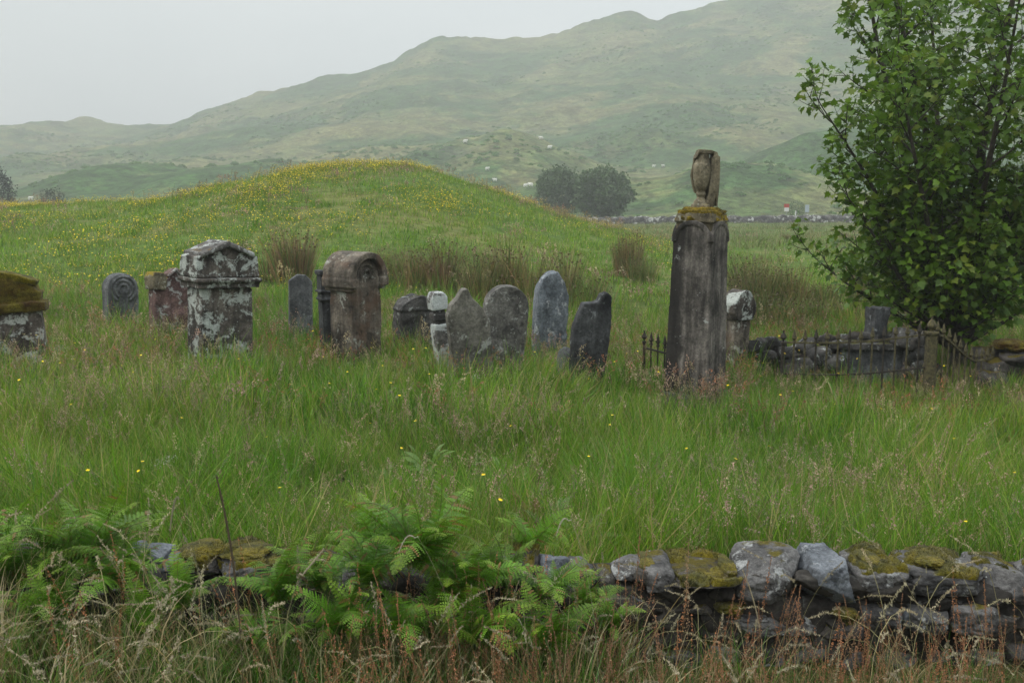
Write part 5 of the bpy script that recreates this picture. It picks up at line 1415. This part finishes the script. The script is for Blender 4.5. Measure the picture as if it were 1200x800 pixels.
# ================================================================== far field wall and signs
fw = Acc()
def far_wall(x0, x1, Y0, Y1):
    bm = bmesh.new(); n = 170; rg = np.random.default_rng(8)
    me_v, me_f = [], []
    acc = None
    xs = np.linspace(x0, x1, n); ys = np.linspace(Y0, Y1, n)
    prof = [(-.38, -.2), (-.30, .55), (-.22, .95), (.0, 1.05), (.22, .95), (.30, .55), (.38, -.2)]
    V = []
    for x, y in zip(xs, ys):
        g = gz(x, y); hh = 1 + rg.uniform(-.12, .14)
        for a, b in prof: V.append((x + rg.normal(0, .05), y + a + rg.normal(0, .05), g + b * hh * .95 + rg.normal(0, .03)))
    m = len(prof); Q = [(i * m + k, i * m + k + 1, (i + 1) * m + k + 1, (i + 1) * m + k) for i in range(n - 1) for k in range(m - 1)]
    return np_mesh('field_wall', V, [np.array(Q)])
k = NT('field_wall_stone'); tcx = k.n('TexCoord').outputs['Object']
vo = k.n('TexVoronoi', {'Vector': tcx, 'Scale': 2.6}, feature='F1'); ve = k.n('TexVoronoi', {'Vector': tcx, 'Scale': 2.6}, feature='DISTANCE_TO_EDGE')
cc = k.ramp(k.n('SeparateColor', {0: vo.outputs['Color']}).outputs[0], [(.1, (.035, .033, .032)), (.8, (.15, .14, .13)), (.95, (.42, .42, .40))])
cc = k.mix(k.ramp(ve.outputs['Distance'], [(.02, .85), (.09, 0.)]), cc, (.012, .011, .01, 1))
bb = k.n('Bump', {'Strength': 1., 'Distance': .1, 'Height': ve.outputs['Distance']})
p_ = k.n('BsdfPrincipled', {'Base Color': cc, 'Roughness': .95, 'Normal': bb.outputs[0]}); k.l(p_.outputs[0], k.out.inputs['Surface'])
xa, _ = at(640, 262, 141); xb, _ = at(1320, 262, 138)
tag(link('field_wall', far_wall(xa, xb, 141, 138), k.m), 'long grey drystone field wall across the far side of the pasture', 'stone wall')

red = mat_plain('faded_red_enamel', (.50, .06, .035), .5, .2, 3); wht = mat_plain('white_enamel', (.72, .72, .70), .5, .1, 3); post = mat_plain('galvanised_post', (.25, .26, .27), .5, .2, 5); pale = mat_plain('pale_blue_sign_back', (.42, .48, .54), .5, .15, 3)
def panel(parent, name, x0, x1, z0, z1, y, mat):
    bm = bmesh.new(); box(bm, x0, x1, y - .02, y + .02, z0, z1); bmesh.ops.bevel(bm, geom=bm.edges[:], offset=.006, segments=1); return link(name, mesh_of(name, bm), mat, parent)
Y = 143.5; X, z1 = at(922, 239, Y); g = gz(X, Y); zt = z1 - g; s = Y / F
t_ = thing('road_sign', 'small road sign, red above and white below, behind the far field wall', 'road sign', (X, Y, g))
panel(t_, 'red_panel', -2.9 * s, 2.9 * s, zt - 4.2 * s, zt, 0, red); panel(t_, 'white_panel', -2.6 * s, 2.6 * s, zt - 8.6 * s, zt - 4.25 * s, 0, wht)
bm = bmesh.new(); lathe(bm, [(.05, 0), (.05, zt - .05)], 10)
for v in bm.verts: v.co.y += .09
link('post', mesh_of('post', bm), post, t_)
X, z1 = at(946, 240, Y); g = gz(X, Y); zt = z1 - g
t_ = thing('road_sign', 'pale blue-grey rectangular road sign seen from behind, right of the dark bush', 'road sign', (X, Y, g))
panel(t_, 'panel', -2.4 * s, 2.4 * s, zt - 8.5 * s, zt, 0, pale)
for sx in (-1, 1):
    bm = bmesh.new(); lathe(bm, [(.04, 0), (.04, zt - .05)], 8)
    for v in bm.verts: v.co.y += .07; v.co.x += sx * 1.3 * s
    link('post', mesh_of('post', bm), post, t_)
X, z1 = at(932.5, 247, Y); g = gz(X, Y)
bm = bmesh.new(); lathe(bm, [(.09, 0), (.09, z1 - g - .05), (.075, z1 - g)], 12)
tag(link('marker_post', mesh_of('marker_post', bm), wht, None, (X, Y, g)), 'short white marker post between the red and white sign and the pale sign', 'marker post')
